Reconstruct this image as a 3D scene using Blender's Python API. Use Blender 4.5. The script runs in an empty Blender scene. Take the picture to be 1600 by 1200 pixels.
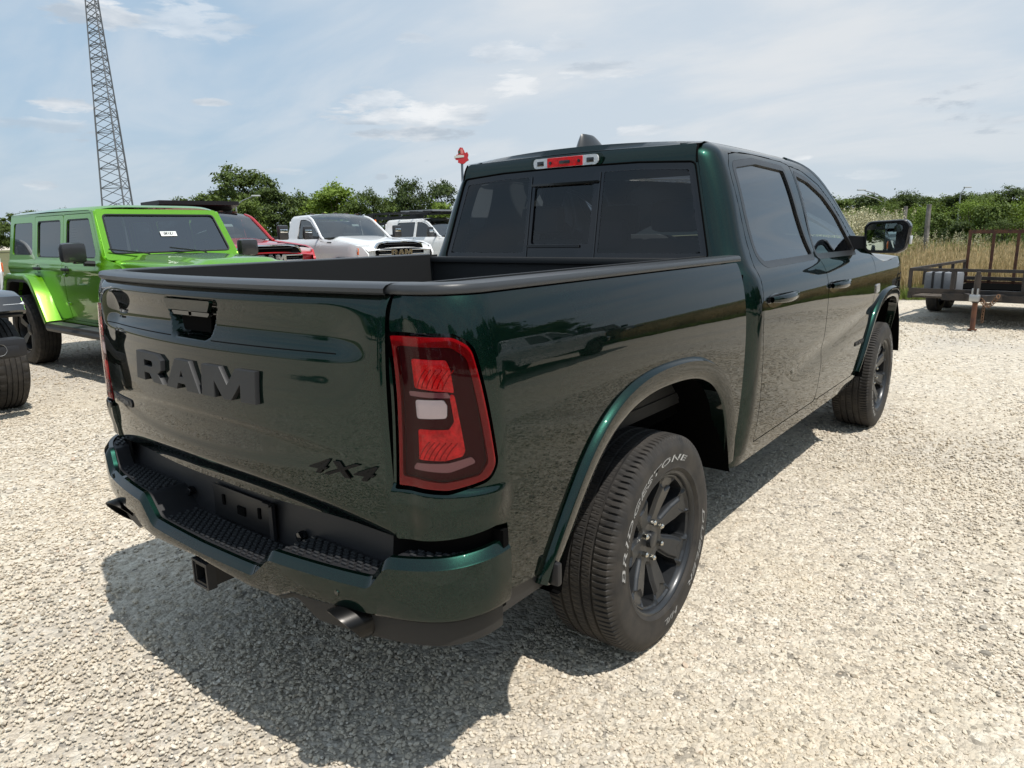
import bpy, bmesh, math, random
import numpy as np
from mathutils import Vector, Matrix, noise as mnoise
random.seed(7); np.random.seed(7)
R = math.radians
sc = bpy.context.scene
COL = sc.collection

# ------------------------------------------------------------------ camera
CAM_C = Vector((2.04306, -2.21435, 1.52681)); YAW, PIT, ROL = R(-38.37624), R(12.20124), R(-1.11117)
fw = Vector((math.sin(YAW)*math.cos(PIT), math.cos(YAW)*math.cos(PIT), -math.sin(PIT)))
rt = Vector((math.cos(YAW), -math.sin(YAW), 0)); up = rt.cross(fw)
rt2 = rt*math.cos(ROL) + up*math.sin(ROL); up2 = -rt*math.sin(ROL) + up*math.cos(ROL)
cam = bpy.data.cameras.new('camera'); co = bpy.data.objects.new('camera', cam); COL.objects.link(co)
m = Matrix((rt2, up2, -fw)).transposed().to_4x4(); m.translation = CAM_C; co.matrix_world = m
cam.sensor_width = 36; cam.lens = 1099.7/1600*36; cam.clip_start = .02; cam.clip_end = 3000
sc.camera = co
def pix_dir(px, py):                      # direction of a photo pixel, used only to place far things in the world
    return (fw + rt2*((px-800)/1099.7) - up2*((py-600)/1099.7))
def at_dist(px, dist):                    # ground point under a photo column at a horizontal distance
    d = pix_dir(px, 365); d.z = 0; d.normalize(); p = CAM_C + d*dist; return (p.x, p.y)

# ------------------------------------------------------------------ light
SUN_DIR = Vector((.43, -.05, 1.0)).normalized()
SUN_EL = math.asin(SUN_DIR.z); SUN_AZ = math.atan2(SUN_DIR.x, SUN_DIR.y)
sl = bpy.data.lights.new('sun', 'SUN'); sl.energy = 4.5; sl.angle = R(.6); sl.color = (1, .955, .89)
so = bpy.data.objects.new('sun', sl); COL.objects.link(so)
so.rotation_euler = SUN_DIR.to_track_quat('Z', 'Y').to_euler()
world = bpy.data.worlds.new('World'); sc.world = world; world.use_nodes = True
sc.view_settings.view_transform = 'Standard'; sc.view_settings.look = 'None'
sc.view_settings.exposure = 0.0; sc.view_settings.gamma = 1.0; sc.view_settings.use_curve_mapping = False
sc.cycles.max_bounces = 8; sc.cycles.transparent_max_bounces = 12
sc.cycles.caustics_reflective = False; sc.cycles.caustics_refractive = False

class NT:                                  # tiny node helper
    def __init__(s, tree): s.t = tree; s.n = tree.nodes; s.l = tree.links
    def add(s, typ, ins=None, **kw):
        n = s.n.new(typ)
        for k, v in kw.items(): setattr(n, k, v)
        for k, v in (ins or {}).items():
            if hasattr(v, 'is_output'): s.l.new(v, n.inputs[k])
            else: n.inputs[k].default_value = v
        return n
    def math(s, op, a, b=0.0, c=None, clamp=False):
        n = s.n.new('ShaderNodeMath'); n.operation = op; n.use_clamp = clamp
        for i, v in enumerate((a, b) if c is None else (a, b, c)):
            if hasattr(v, 'is_output'): s.l.new(v, n.inputs[i])
            else: n.inputs[i].default_value = v
        return n.outputs[0]
    def mix(s, f, a, b, typ='RGBA', blend='MIX'):
        n = s.n.new('ShaderNodeMix'); n.data_type = typ
        if typ == 'RGBA': n.blend_type = blend
        ia, ib = (6, 7) if typ == 'RGBA' else (2, 3)
        for i, v in ((0, f), (ia, a), (ib, b)):
            if hasattr(v, 'is_output'): s.l.new(v, n.inputs[i])
            else: n.inputs[i].default_value = (tuple(v)+(1,) if isinstance(v, (tuple, list)) and len(v) == 3 else v)
        return n.outputs[2 if typ == 'RGBA' else 0]
    def ramp(s, f, stops, interp='LINEAR'):
        n = s.n.new('ShaderNodeValToRGB'); n.color_ramp.interpolation = interp
        e = n.color_ramp.elements
        while len(e) < len(stops): e.new(.5)
        for x, (p, c) in zip(e, stops):
            x.position = p; x.color = tuple(c)+(1,) if isinstance(c, (tuple, list)) else (c, c, c, 1)
        s.l.new(f, n.inputs[0]); return n.outputs[0]
    def noise(s, vec, scale, detail=4, rough=.55, dist=0.0, out=0):
        n = s.add('ShaderNodeTexNoise', {'Scale': scale, 'Detail': detail, 'Roughness': rough, 'Distortion': dist})
        if vec is not None: s.l.new(vec, n.inputs['Vector'])
        return n.outputs[out]
    def bump(s, h, strength=.5, dist=.01, normal=None):
        n = s.add('ShaderNodeBump', {'Strength': strength, 'Distance': dist, 'Height': h})
        if normal is not None: s.l.new(normal, n.inputs['Normal'])
        return n.outputs[0]

def build_sky():
    T = NT(world.node_tree); T.n.clear()
    out = T.add('ShaderNodeOutputWorld'); tc = T.add('ShaderNodeTexCoord').outputs['Generated']
    sky = T.add('ShaderNodeTexSky', sky_type='NISHITA', sun_disc=False, sun_elevation=SUN_EL, sun_rotation=SUN_AZ,
                altitude=200.0, air_density=1.3, dust_density=2.2, ozone_density=1.6).outputs[0]
    sky = T.mix(.80, sky, (4.5, 6.1, 7.8))
    sep = T.add('ShaderNodeSeparateXYZ', {0: tc}); z = sep.outputs[2]
    zc = T.math('MAXIMUM', z, 0.02)
    # thin high veil: noise on a plane overhead
    den = T.math('ADD', zc, .22)
    px = T.math('DIVIDE', sep.outputs[0], den); py = T.math('DIVIDE', sep.outputs[1], den)
    pl = T.add('ShaderNodeCombineXYZ', {0: px, 1: py, 2: 0.0}).outputs[0]
    pl2 = T.add('ShaderNodeMapping', {0: pl, 1: (3.1, 1.7, 0), 2: (0, 0, R(25)), 3: (1.0, 1.9, 1)}).outputs[0]
    v = T.noise(pl2, 1.1, 6, .55, .4)
    veil = T.ramp(v, [(.36, 0.0), (.66, 1.0)], 'EASE')
    # more veil toward the north-north-west of the sun side (the pale part of the sky)
    dv = T.add('ShaderNodeVectorMath', {0: tc, 1: tuple(pix_dir(1150, 60).normalized())}, operation='DOT_PRODUCT').outputs['Value']
    pale = T.ramp(dv, [(.80, 0.0), (1.0, .85)], 'EASE')
    vf = T.math('ADD', T.math('MULTIPLY', veil, .42), T.math('MULTIPLY', pale, .62), clamp=True)
    c = T.mix(vf, sky, (7.6, 7.9, 8.2))
    # low cumulus: stretched noise, flat based
    cm = T.add('ShaderNodeMapping', {0: tc, 1: (0, 0, .3), 3: (1.0, 1.0, 4.2)}).outputs[0]
    n1 = T.noise(cm, 6.0, 7, .58, .25); n0 = T.noise(cm, 1.7, 2, .5)
    band = T.math('MULTIPLY', T.ramp(z, [(.03, 0.0), (.09, 1.0)]), T.ramp(z, [(.30, 1.0), (.52, .15)]))
    thr = T.math('ADD', T.math('MULTIPLY', n1, .62), T.math('MULTIPLY', n0, .45))
    cu = T.math('MULTIPLY', T.ramp(thr, [(.67, 0.0), (.72, 1.0)], 'EASE'), band)
    # a handful of single clouds where the photograph has them
    for (a, b, wx, wy, k) in CLOUDS:
        d0 = pix_dir(a, b).normalized(); hz = Vector((d0.x, d0.y, 0)).normalized(); ex = Vector((-hz.y, hz.x, 0)); ey = d0.cross(ex)
        dx = T.add('ShaderNodeVectorMath', {0: tc, 1: tuple(ex)}, operation='DOT_PRODUCT').outputs['Value']
        dy = T.add('ShaderNodeVectorMath', {0: tc, 1: tuple(ey)}, operation='DOT_PRODUCT').outputs['Value']
        off = T.add('ShaderNodeVectorMath', {0: tc, 1: tuple(d0)}, operation='DOT_PRODUCT').outputs['Value']
        ax = T.math('DIVIDE', dx, wx/1099.7); ay = T.math('DIVIDE', T.math('SUBTRACT', dy, ey.dot(d0)), wy/1099.7)
        rr = T.math('ADD', T.math('POWER', ax, 2.0), T.math('POWER', ay, 2.0))
        g = T.math('SUBTRACT', 1.0, rr)
        g = T.math('ADD', g, T.math('MULTIPLY', T.math('SUBTRACT', T.noise(cm, 22.0, 6, .65, .3), .5), 3.4))
        g = T.math('MULTIPLY', T.ramp(g, [(.05, 0.0), (.85, 1.0)], 'EASE'), T.math('GREATER_THAN', off, .5))
        cu = T.math('MAXIMUM', cu, T.math('MULTIPLY', g, k))
    sh = T.noise(T.add('ShaderNodeMapping', {0: cm, 1: (0, 0, .05)}).outputs[0], 6.0, 7, .58, .25)
    lit = T.ramp(T.math('ADD', sh, T.math('MULTIPLY', T.noise(cm, 15, 3), .35)), [(.55, (9.4, 9.5, 9.6)), (.80, (4.9, 5.6, 6.4))])
    c = T.mix(T.math('MULTIPLY', cu, .92), c, lit)
    # pale haze close to the horizon
    hz = T.ramp(z, [(0.0, 1.0), (.16, 0.0)], 'EASE')
    c = T.mix(T.math('MULTIPLY', hz, .55), c, (5.6, 6.5, 7.2))
    bg = T.add('ShaderNodeBackground', {0: c, 1: .1}); T.l.new(bg.outputs[0], out.inputs[0])
SKY_TINT = (1.0, 1.0, 1.0)
CLOUDS = [(650, 209, 95, 13, 1.0), (640, 180, 130, 20, .85), (590, 160, 60, 22, .6), (715, 182, 60, 18, .8), (75, 195, 60, 9, .5), (300, 35, 90, 26, .45), (790, 82, 60, 16, .5), (880, 70, 40, 14, .4), (440, 268, 40, 6, .5), (945, 108, 75, 15, .7), (105, 165, 42, 10, .9), (65, 289, 22, 7, 1.0),
          (335, 159, 32, 7, .9), (150, 22, 60, 20, .9), (800, 135, 40, 24, .6), (1000, 203, 40, 10, .7), (640, 58, 32, 10, .45),
          (1248, 246, 20, 6, .9), (595, 276, 12, 6, .9), (1365, 270, 45, 9, .5)]
build_sky()

# ------------------------------------------------------------------ materials
MATS = {}
def principled(name, col, rough=.5, metal=0.0, coat=0.0, coat_rough=.03, spec=.5, var=0.0, vscale=8.0, bump=0.0, bscale=60.0,
               bdist=.002, emit=None, trans=0.0, alpha=1.0, ior=1.45, rvar=0.0, col2=None):
    if name in MATS: return MATS[name]
    m = bpy.data.materials.new(name); m.use_nodes = True; T = NT(m.node_tree)
    b = T.n['Principled BSDF']
    def S(k, v):
        if hasattr(v, 'is_output'): T.l.new(v, b.inputs[k])
        else: b.inputs[k].default_value = v
    S('Base Color', tuple(col)+(1,)); S('Roughness', rough); S('Metallic', metal); S('Coat Weight', coat)
    S('Coat Roughness', coat_rough); S('Specular IOR Level', spec); S('IOR', ior); S('Transmission Weight', trans); S('Alpha', alpha)
    tc = T.add('ShaderNodeTexCoord').outputs['Object']
    if var > 0:
        n = T.noise(tc, vscale, 5, .6)
        c2 = col2 or tuple(max(0, c*(1-var)) for c in col); c1 = col if col2 else tuple(min(1, c*(1+var*.5)) for c in col)
        S('Base Color', T.mix(T.ramp(n, [(.35, 0.0), (.65, 1.0)]), c1, c2))
    if rvar > 0:
        n = T.noise(tc, vscale*1.7, 5, .6); S('Roughness', T.ramp(n, [(.3, max(0, rough-rvar)), (.7, min(1, rough+rvar))]))
    if bump > 0: S('Normal', T.bump(T.noise(tc, bscale, 4, .6), bump, bdist))
    if emit: S('Emission Color', tuple(emit[0])+(1,)); S('Emission Strength', emit[1])
    MATS[name] = m; return m

def car_paint(name, col, flake=(1, 1, 1), metal=.55, rough=.32, coat_rough=.02, dust=.0, edge=None):
    if name in MATS: return MATS[name]
    m = bpy.data.materials.new(name); m.use_nodes = True; T = NT(m.node_tree); b = T.n['Principled BSDF']
    tc = T.add('ShaderNodeTexCoord').outputs['Object']
    vo = T.add('ShaderNodeTexVoronoi', {'Vector': tc, 'Scale': 900.0})
    fl = T.ramp(T.add('ShaderNodeSeparateColor', {0: vo.outputs['Color']}).outputs[0], [(.55, 0.0), (1.0, 1.0)])
    c = T.mix(T.math('MULTIPLY', fl, .35), col, tuple(min(1, a*2.6*f+.002*f) for a, f in zip(col, flake)))
    # faint dust film
    dn = T.noise(tc, 3.0, 6, .65)
    c = T.mix(T.math('MULTIPLY', T.ramp(dn, [(.45, 0.0), (.8, 1.0)]), dust), c, (.30, .27, .23))
    T.l.new(c, b.inputs['Base Color']); b.inputs['Metallic'].default_value = metal; b.inputs['Roughness'].default_value = rough
    b.inputs['Coat Weight'].default_value = 1.0; b.inputs['Coat Roughness'].default_value = coat_rough; b.inputs['Coat IOR'].default_value = 1.45
    if edge: b.inputs['Specular Tint'].default_value = tuple(edge)+(1,)
    # soft orange peel
    bn = T.bump(T.noise(tc, 7.0, 2, .4), .03, .01); T.l.new(bn, b.inputs['Coat Normal'])
    MATS[name] = m; return m

def glass(name, tint=(.12, .13, .14), refl=1.0, ior=1.5):
    if name in MATS: return MATS[name]
    m = bpy.data.materials.new(name); m.use_nodes = True; T = NT(m.node_tree); T.n.clear()
    out = T.add('ShaderNodeOutputMaterial')
    tr = T.add('ShaderNodeBsdfTransparent', {0: tuple(tint)+(1,)})
    gl = T.add('ShaderNodeBsdfGlossy', {0: (refl, refl, refl, 1), 1: .01})
    fr = T.add('ShaderNodeFresnel', {0: ior})
    mx = T.add('ShaderNodeMixShader'); T.l.new(fr.outputs[0], mx.inputs[0]); T.l.new(tr.outputs[0], mx.inputs[1]); T.l.new(gl.outputs[0], mx.inputs[2])
    T.l.new(mx.outputs[0], out.inputs[0]); MATS[name] = m; return m

PAINT = car_paint('dark_green_metallic_paint', (.0036, .0155, .0118), flake=(.8, 1.2, 1.05), metal=.9, rough=.36, edge=(.04, .09, .08))
BLACK = principled('black_textured_plastic', (.018, .018, .02), .5, bump=.25, bscale=700, bdist=.0006)
RAILM = principled('grey_black_rail_plastic', (.040, .043, .047), .33, bump=.3, bscale=900, bdist=.0005)
GLOSSB = principled('gloss_black', (.008, .008, .009), .12, coat=.6)
DARK = principled('underbody_black', (.004, .004, .004), .9, spec=0.0)
RUBBER = principled('tyre_rubber', (.020, .019, .0185), .68, var=.35, vscale=14, bump=.2, bscale=300, bdist=.0006, col2=(.042, .037, .032))
CHROME = principled('chrome', (.82, .83, .84), .08, metal=1.0)
NUT = principled('chromed_lug_nut', (.60, .58, .52), .25, metal=1.0)
RIM = principled('dark_grey_wheel_paint', (.032, .034, .037), .36, metal=.35, coat=.25, coat_rough=.2)
WHITEL = principled('white_rubber_letter', (.42, .42, .41), .6)
SEAM = principled('seam_shadow_black', (.004, .004, .004), .9, spec=.05)
PRIV = glass('privacy_glass', (.36, .38, .42), ior=1.5)
CLEARG = glass('light_green_glass', (.72, .80, .78), ior=1.7)
PRIVS = glass('privacy_side_glass', (.08, .09, .105), ior=2.25)
SEATM = principled('dark_seat_fabric', (.085, .082, .080), .8)
INTER = principled('interior_trim', (.022, .022, .024), .7)

# ------------------------------------------------------------------ object helpers
def link(name, me, mat=None, parent=None, loc=None, rot=None):
    o = bpy.data.objects.new(name, me); COL.objects.link(o)
    if mat is not None and me is not None and len(me.materials) == 0:
        for mm in (mat if isinstance(mat, (list, tuple)) else [mat]): me.materials.append(mm)
    if parent is not None: o.parent = parent
    if loc is not None: o.location = loc
    if rot is not None: o.rotation_euler = rot
    return o
def tag(o, label, cat, group=None, kind=None):
    if label: o['label'] = label
    if cat: o['category'] = cat
    if group: o['group'] = group
    if kind: o['kind'] = kind
    return o
def empty(name, loc=(0, 0, 0), rz=0.0):
    o = bpy.data.objects.new(name, None); COL.objects.link(o); o.location = loc; o.rotation_euler = (0, 0, rz)
    o.empty_display_size = .2; return o
def finish(me, smooth=True, ang=32):
    if smooth:
        me.polygons.foreach_set('use_smooth', [True]*len(me.polygons))
        me.set_sharp_from_angle(angle=R(ang))
    me.update(); return me
class MB:
    """collects simple solids into one mesh"""
    def __init__(s): s.v = []; s.f = []
    def add(s, vs, fs):
        k = len(s.v); s.v += [tuple(p) for p in vs]; s.f += [tuple(i+k for i in f) for f in fs]; return s
    def box(s, c, d, rot=None, bev=0.0):
        x, y, z = (d[0]/2, d[1]/2, d[2]/2)
        if bev <= 0:
            vs = [(-x, -y, -z), (x, -y, -z), (x, y, -z), (-x, y, -z), (-x, -y, z), (x, -y, z), (x, y, z), (-x, y, z)]
            fs = [(0, 3, 2, 1), (4, 5, 6, 7), (0, 1, 5, 4), (1, 2, 6, 5), (2, 3, 7, 6), (3, 0, 4, 7)]
        else:
            b = min(bev, x*.98, y*.98, z*.98)
            bm = bmesh.new(); bmesh.ops.create_cube(bm, size=1.0)
            bmesh.ops.scale(bm, vec=(2*x, 2*y, 2*z), verts=bm.verts)
            bmesh.ops.bevel(bm, geom=list(bm.edges), offset=b, segments=2, affect='EDGES', profile=.6)
            vs = [v.co.copy() for v in bm.verts]; fs = [[v.index for v in f.verts] for f in bm.faces]; bm.free()
        M = Matrix.Identity(3) if rot is None else (rot if isinstance(rot, Matrix) else __import__('mathutils').Euler(rot).to_matrix())
        return s.add([M @ Vector(p) + Vector(c) for p in vs], fs)
    def bar(s, a, b, w, h=None, up_=(0, 0, 1)):
        a, b = Vector(a), Vector(b); h = h or w; d = b-a; L = d.length
        if L < 1e-6: return s
        x = d.normalized(); u = Vector(up_)
        if abs(x.dot(u)) > .98: u = Vector((1, 0, 0))
        y = u.cross(x).normalized(); z = x.cross(y)
        M = Matrix((x, y, z)).transposed()
        return s.box((a+b)/2, (L, w, h), M)
    def tube(s, pts, r, n=10, caps=True):
        pts = [Vector(p) for p in pts]; rs = r if isinstance(r, (list, tuple)) else [r]*len(pts)
        vs = []; fs = []; prev = None
        for i, p in enumerate(pts):
            d = (pts[min(i+1, len(pts)-1)] - pts[max(i-1, 0)]).normalized()
            if prev is None:
                u = Vector((0, 0, 1)) if abs(d.z) < .9 else Vector((1, 0, 0)); a = d.cross(u).normalized()
            else: a = (prev - d*prev.dot(d)).normalized()
            prev = a; b = d.cross(a)
            vs += [p + (a*math.cos(2*math.pi*k/n) + b*math.sin(2*math.pi*k/n))*rs[i] for k in range(n)]
        for i in range(len(pts)-1):
            for k in range(n): fs.append((i*n+k, i*n+(k+1) % n, (i+1)*n+(k+1) % n, (i+1)*n+k))
        if caps: fs.append(tuple(range(n))[::-1]); fs.append(tuple((len(pts)-1)*n+k for k in range(n)))
        return s.add(vs, fs)
    def lathe(s, prof, n=48, axis='x', c=(0, 0, 0), close=False):
        vs = []; fs = []; m = len(prof)
        for k in range(n):
            t = 2*math.pi*k/n; ca, sa = math.cos(t), math.sin(t)
            for a, r in prof:
                p = (a, r*ca, r*sa) if axis == 'x' else ((r*ca, a, r*sa) if axis == 'y' else (r*ca, r*sa, a))
                vs.append((p[0]+c[0], p[1]+c[1], p[2]+c[2]))
        for k in range(n):
            for i in range(m-1 if not close else m):
                j = (i+1) % m
                fs.append((k*m+i, ((k+1) % n)*m+i, ((k+1) % n)*m+j, k*m+j))
        return s.add(vs, fs)
    def prism(s, poly, h, origin=(0, 0, 0), ex=(1, 0, 0), ey=(0, 0, 1), ez=(0, 1, 0)):
        o, ex, ey, ez = Vector(origin), Vector(ex), Vector(ey), Vector(ez); n = len(poly)
        a = [o + ex*p[0] + ey*p[1] for p in poly]; b = [p + ez*h for p in a]
        return s.add(a+b, [tuple(range(n))[::-1], tuple(range(n, 2*n))] + [(i, (i+1) % n, n+(i+1) % n, n+i) for i in range(n)])
    def grid(s, P):          # P[i][j] points
        P = np.asarray(P); a, b = P.shape[:2]
        return s.add([tuple(p) for p in P.reshape(-1, 3)], [(i*b+j, i*b+j+1, (i+1)*b+j+1, (i+1)*b+j) for i in range(a-1) for j in range(b-1)])
    def mesh(s, name='mesh', smooth=True, ang=32, fix=True):
        me = bpy.data.meshes.new(name); me.from_pydata(s.v, [], s.f)
        if fix:
            bm = bmesh.new(); bm.from_mesh(me); bmesh.ops.recalc_face_normals(bm, faces=bm.faces); bm.to_mesh(me); bm.free()
        return finish(me, smooth, ang)
    def build(s, name, mat, parent=None, smooth=True, ang=32, fix=True, **k): return link(name, s.mesh(name, smooth, ang, fix), mat, parent, **k)
def mirror_mesh(me):
    m2 = me.copy(); n = len(m2.vertices); co_ = np.empty(n*3); m2.vertices.foreach_get('co', co_); co_ = co_.reshape(-1, 3); co_[:, 0] *= -1
    m2.vertices.foreach_set('co', co_.ravel()); m2.flip_normals(); m2.update(); return m2
def both(name, me, mat, parent):
    a = link(name, me, mat, parent); b = link(name, mirror_mesh(me), None, parent); return a, b
def spline(xs, ys):
    """natural cubic spline"""
    xs = np.array(xs, float); ys = np.array(ys, float); n = len(xs); h = np.diff(xs)
    A = np.eye(n); b = np.zeros(n)
    for i in range(1, n-1):
        A[i, i-1] = h[i-1]; A[i, i] = 2*(h[i-1]+h[i]); A[i, i+1] = h[i]; b[i] = 6*((ys[i+1]-ys[i])/h[i] - (ys[i]-ys[i-1])/h[i-1])
    M = np.linalg.solve(A, b)
    def f(x):
        x = np.asarray(x, float); xc = np.clip(x, xs[0], xs[-1]); i = np.clip(np.searchsorted(xs, xc)-1, 0, n-2)
        d = xc-xs[i]; e = xs[i+1]-xc; hh = h[i]
        y = M[i]*e**3/(6*hh) + M[i+1]*d**3/(6*hh) + (ys[i]/hh - M[i]*hh/6)*e + (ys[i+1]/hh - M[i+1]*hh/6)*d
        s0 = (ys[1]-ys[0])/h[0] - h[0]*(2*M[0]+M[1])/6; s1 = (ys[-1]-ys[-2])/h[-1] + h[-1]*(M[-2]+2*M[-1])/6
        return y + np.where(x < xs[0], (x-xs[0])*s0, 0) + np.where(x > xs[-1], (x-xs[-1])*s1, 0)
    return f
def curve_pts(pts, n, closed=False):
    """smooth points through a polyline"""
    P = np.array(pts, float)
    if closed: P = np.vstack([P[-3:], P, P[:3]])
    t = np.r_[0, np.cumsum(np.linalg.norm(np.diff(P, axis=0), axis=1)**.7)]
    fs = [spline(t, P[:, k]) for k in range(P.shape[1])]
    a, b = (t[0], t[-1]) if not closed else (t[3], t[-3])
    tt = np.linspace(a, b, n, endpoint=not closed); return np.stack([f(tt) for f in fs], 1)
def rounded(poly, r, n=5):
    out = []; m = len(poly); rr = r if isinstance(r, (list, tuple)) else [r]*m
    for i in range(m):
        p0, p1, p2 = (np.array(poly[(i+k) % m], float) for k in (-1, 0, 1))
        a, b = p0-p1, p2-p1; la, lb = np.linalg.norm(a), np.linalg.norm(b); a /= la; b /= lb
        cosang = np.clip(a@b, -1, 1); ang = math.acos(cosang)
        if rr[i] <= 0 or ang > math.pi-.02: out.append(tuple(p1)); continue
        d = min(rr[i]/math.tan(ang/2), la*.48, lb*.48)
        q0, q2 = p1+a*d, p1+b*d
        for k in range(n+1):
            t = k/n; out.append(tuple((1-t)**2*q0 + 2*t*(1-t)*p1 + t*t*q2))
    return out
def sd_poly(X, Y, poly):
    P = np.array(poly, float); X = np.asarray(X, float); Y = np.asarray(Y, float)
    d = np.full(X.shape, 1e9); ins = np.zeros(X.shape, bool); n = len(P)
    for i in range(n):
        a, b = P[i], P[(i+1) % n]; e = b-a; L = e@e
        if L < 1e-14: continue
        wx, wy = X-a[0], Y-a[1]; t = np.clip((wx*e[0]+wy*e[1])/L, 0, 1)
        d = np.minimum(d, (wx-t*e[0])**2 + (wy-t*e[1])**2)
        c1 = (Y >= a[1]) != (Y >= b[1])
        if abs(e[1]) > 1e-12: ins ^= c1 & (X < a[0] + (Y-a[1])/e[1]*e[0])
    d = np.sqrt(d); return np.where(ins, -d, d)
def sd_line(X, Y, pts):
    """distance to an open polyline"""
    P = np.array(pts, float); d = np.full(np.shape(X), 1e9)
    for a, b in zip(P[:-1], P[1:]):
        e = b-a; L = e@e+1e-12; wx, wy = X-a[0], Y-a[1]; t = np.clip((wx*e[0]+wy*e[1])/L, 0, 1)
        d = np.minimum(d, (wx-t*e[0])**2+(wy-t*e[1])**2)
    return np.sqrt(d)
def sstep(a, b, x): t = np.clip((x-a)/(b-a), 0, 1); return t*t*(3-2*t)
def clip_grid(mapf, U, V, sdf=None, flange=0.0, name='panel', flip=False, ang=38, lip=.0015):
    """grid (U x V) through mapf(u,v)->(...,3), kept where sdf(P,u,v)<0 with clean cut edges; a flange is folded inward round every edge"""
    U = np.asarray(U, float); V = np.asarray(V, float); UU, VV = np.meshgrid(U, V, indexing='ij'); P = mapf(UU, VV); nu, nv = UU.shape
    g = sdf(P, UU, VV) if sdf is not None else np.full(UU.shape, -1.0)
    g = np.where(np.abs(g) < 1e-5, -1e-5, g)
    uv = []; idx = {}; faces = []
    def vert(i, j):
        k = (i, j)
        if k not in idx: idx[k] = len(uv); uv.append((UU[i, j], VV[i, j]))
        return idx[k]
    def cut(a, b):
        k = (a, b) if a < b else (b, a)
        if k not in idx:
            a, b = k; t = g[a]/(g[a]-g[b]); t = min(max(t, .001), .999); idx[k] = len(uv)
            uv.append((UU[a]+(UU[b]-UU[a])*t, VV[a]+(VV[b]-VV[a])*t))
        return idx[k]
    ins = g < 0; cnt = ins[:-1, :-1].astype(int)+ins[1:, :-1]+ins[1:, 1:]+ins[:-1, 1:]
    for i, j in zip(*np.nonzero(cnt)):
        cs = [(i, j), (i+1, j), (i+1, j+1), (i, j+1)]
        if cnt[i, j] == 4: faces.append([vert(*c) for c in cs]); continue
        f = []
        for k in range(4):
            a, b = cs[k], cs[(k+1) % 4]
            if ins[a]: f.append(vert(*a))
            if ins[a] != ins[b]: f.append(cut(a, b))
        if len(f) >= 3: faces.append(f)
    uv = np.array(uv); Q = mapf(uv[:, 0], uv[:, 1])
    e = 1e-4; N = np.cross(mapf(uv[:, 0]+e, uv[:, 1])-mapf(uv[:, 0]-e, uv[:, 1]), mapf(uv[:, 0], uv[:, 1]+e)-mapf(uv[:, 0], uv[:, 1]-e))
    N /= np.linalg.norm(N, axis=1)[:, None]+1e-12
    if flip: N = -N; faces = [f[::-1] for f in faces]
    verts = [tuple(p) for p in Q]
    if flange > 0:
        ec = {}
        for f in faces:
            for a, b in zip(f, f[1:]+f[:1]): ec[(a, b)] = 1
        bd = [(a, b) for (a, b) in ec if (b, a) not in ec]; new = {}
        def nv_(a):
            if a not in new: new[a] = len(verts); verts.append(tuple(Q[a]-N[a]*flange))
            return new[a]
        for a, b in bd: faces.append([b, a, nv_(a), nv_(b)])
    me = bpy.data.meshes.new(name); me.from_pydata(verts, [], faces); return finish(me, True, ang)
def text_mesh(s, size=1.0, extrude=.0, bevel=.0, outline=False, shear=0.0, offset=0.0, spacing=1.0, align='CENTER', res=3):
    c = bpy.data.curves.new('text', 'FONT'); c.body = s; c.size = size; c.align_x = align; c.align_y = 'CENTER'; c.extrude = extrude
    c.bevel_depth = bevel; c.bevel_resolution = 1; c.shear = shear; c.offset = offset; c.space_character = spacing; c.resolution_u = res
    if outline: c.fill_mode = 'NONE' if 'NONE' in [e.identifier for e in c.bl_rna.properties['fill_mode'].enum_items] else 'BOTH'
    o = bpy.data.objects.new('text', c); COL.objects.link(o); dg = bpy.context.evaluated_depsgraph_get(); dg.update()
    me = bpy.data.meshes.new_from_object(o.evaluated_get(dg)); me.materials.clear(); bpy.data.objects.remove(o); return me
def loops_mesh(loops, extrude=.004, bevel=.001):
    c = bpy.data.curves.new('loops', 'CURVE'); c.dimensions = '2D'; c.fill_mode = 'BOTH'; c.extrude = extrude; c.bevel_depth = bevel; c.bevel_resolution = 1
    for L in loops:
        sp = c.splines.new('POLY'); sp.points.add(len(L)-1); sp.use_cyclic_u = True
        for p, q in zip(sp.points, L): p.co = (q[0], q[1], 0, 1)
    o = bpy.data.objects.new('loops', c); COL.objects.link(o); dg = bpy.context.evaluated_depsgraph_get(); dg.update()
    me = bpy.data.meshes.new_from_object(o.evaluated_get(dg)); bpy.data.objects.remove(o); return me
def warp(me, f):
    n = len(me.vertices); a = np.empty(n*3); me.vertices.foreach_get('co', a); a = f(a.reshape(-1, 3)); me.vertices.foreach_set('co', np.asarray(a).ravel()); me.update(); return me
# the slab lettering of the tailgate and grilles, drawn as outlines
RAM_LOOPS = [
    [(0, 0), (0, 1), (1.9, 1), (2.3, .82), (2.3, .48), (2.02, .34), (2.38, 0), (1.62, 0), (1.28, .30), (.78, .30), (.78, 0)],
    [(.78, .52), (1.5, .52), (1.6, .58), (1.6, .70), (1.5, .76), (.78, .76)],
    [(2.75, 0), (3.42, 1), (4.42, 1), (5.10, 0), (4.30, 0), (4.17, .22), (3.66, .22), (3.53, 0)],
    [(3.78, .42), (4.06, .42), (3.92, .68)],
    [(5.30, 0), (5.30, 1), (6.35, 1), (6.82, .45), (7.28, 1), (8.30, 1), (8.30, 0), (7.56, 0), (7.56, .58), (7.02, 0), (6.60, 0), (6.06, .58), (6.06, 0)]]
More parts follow.
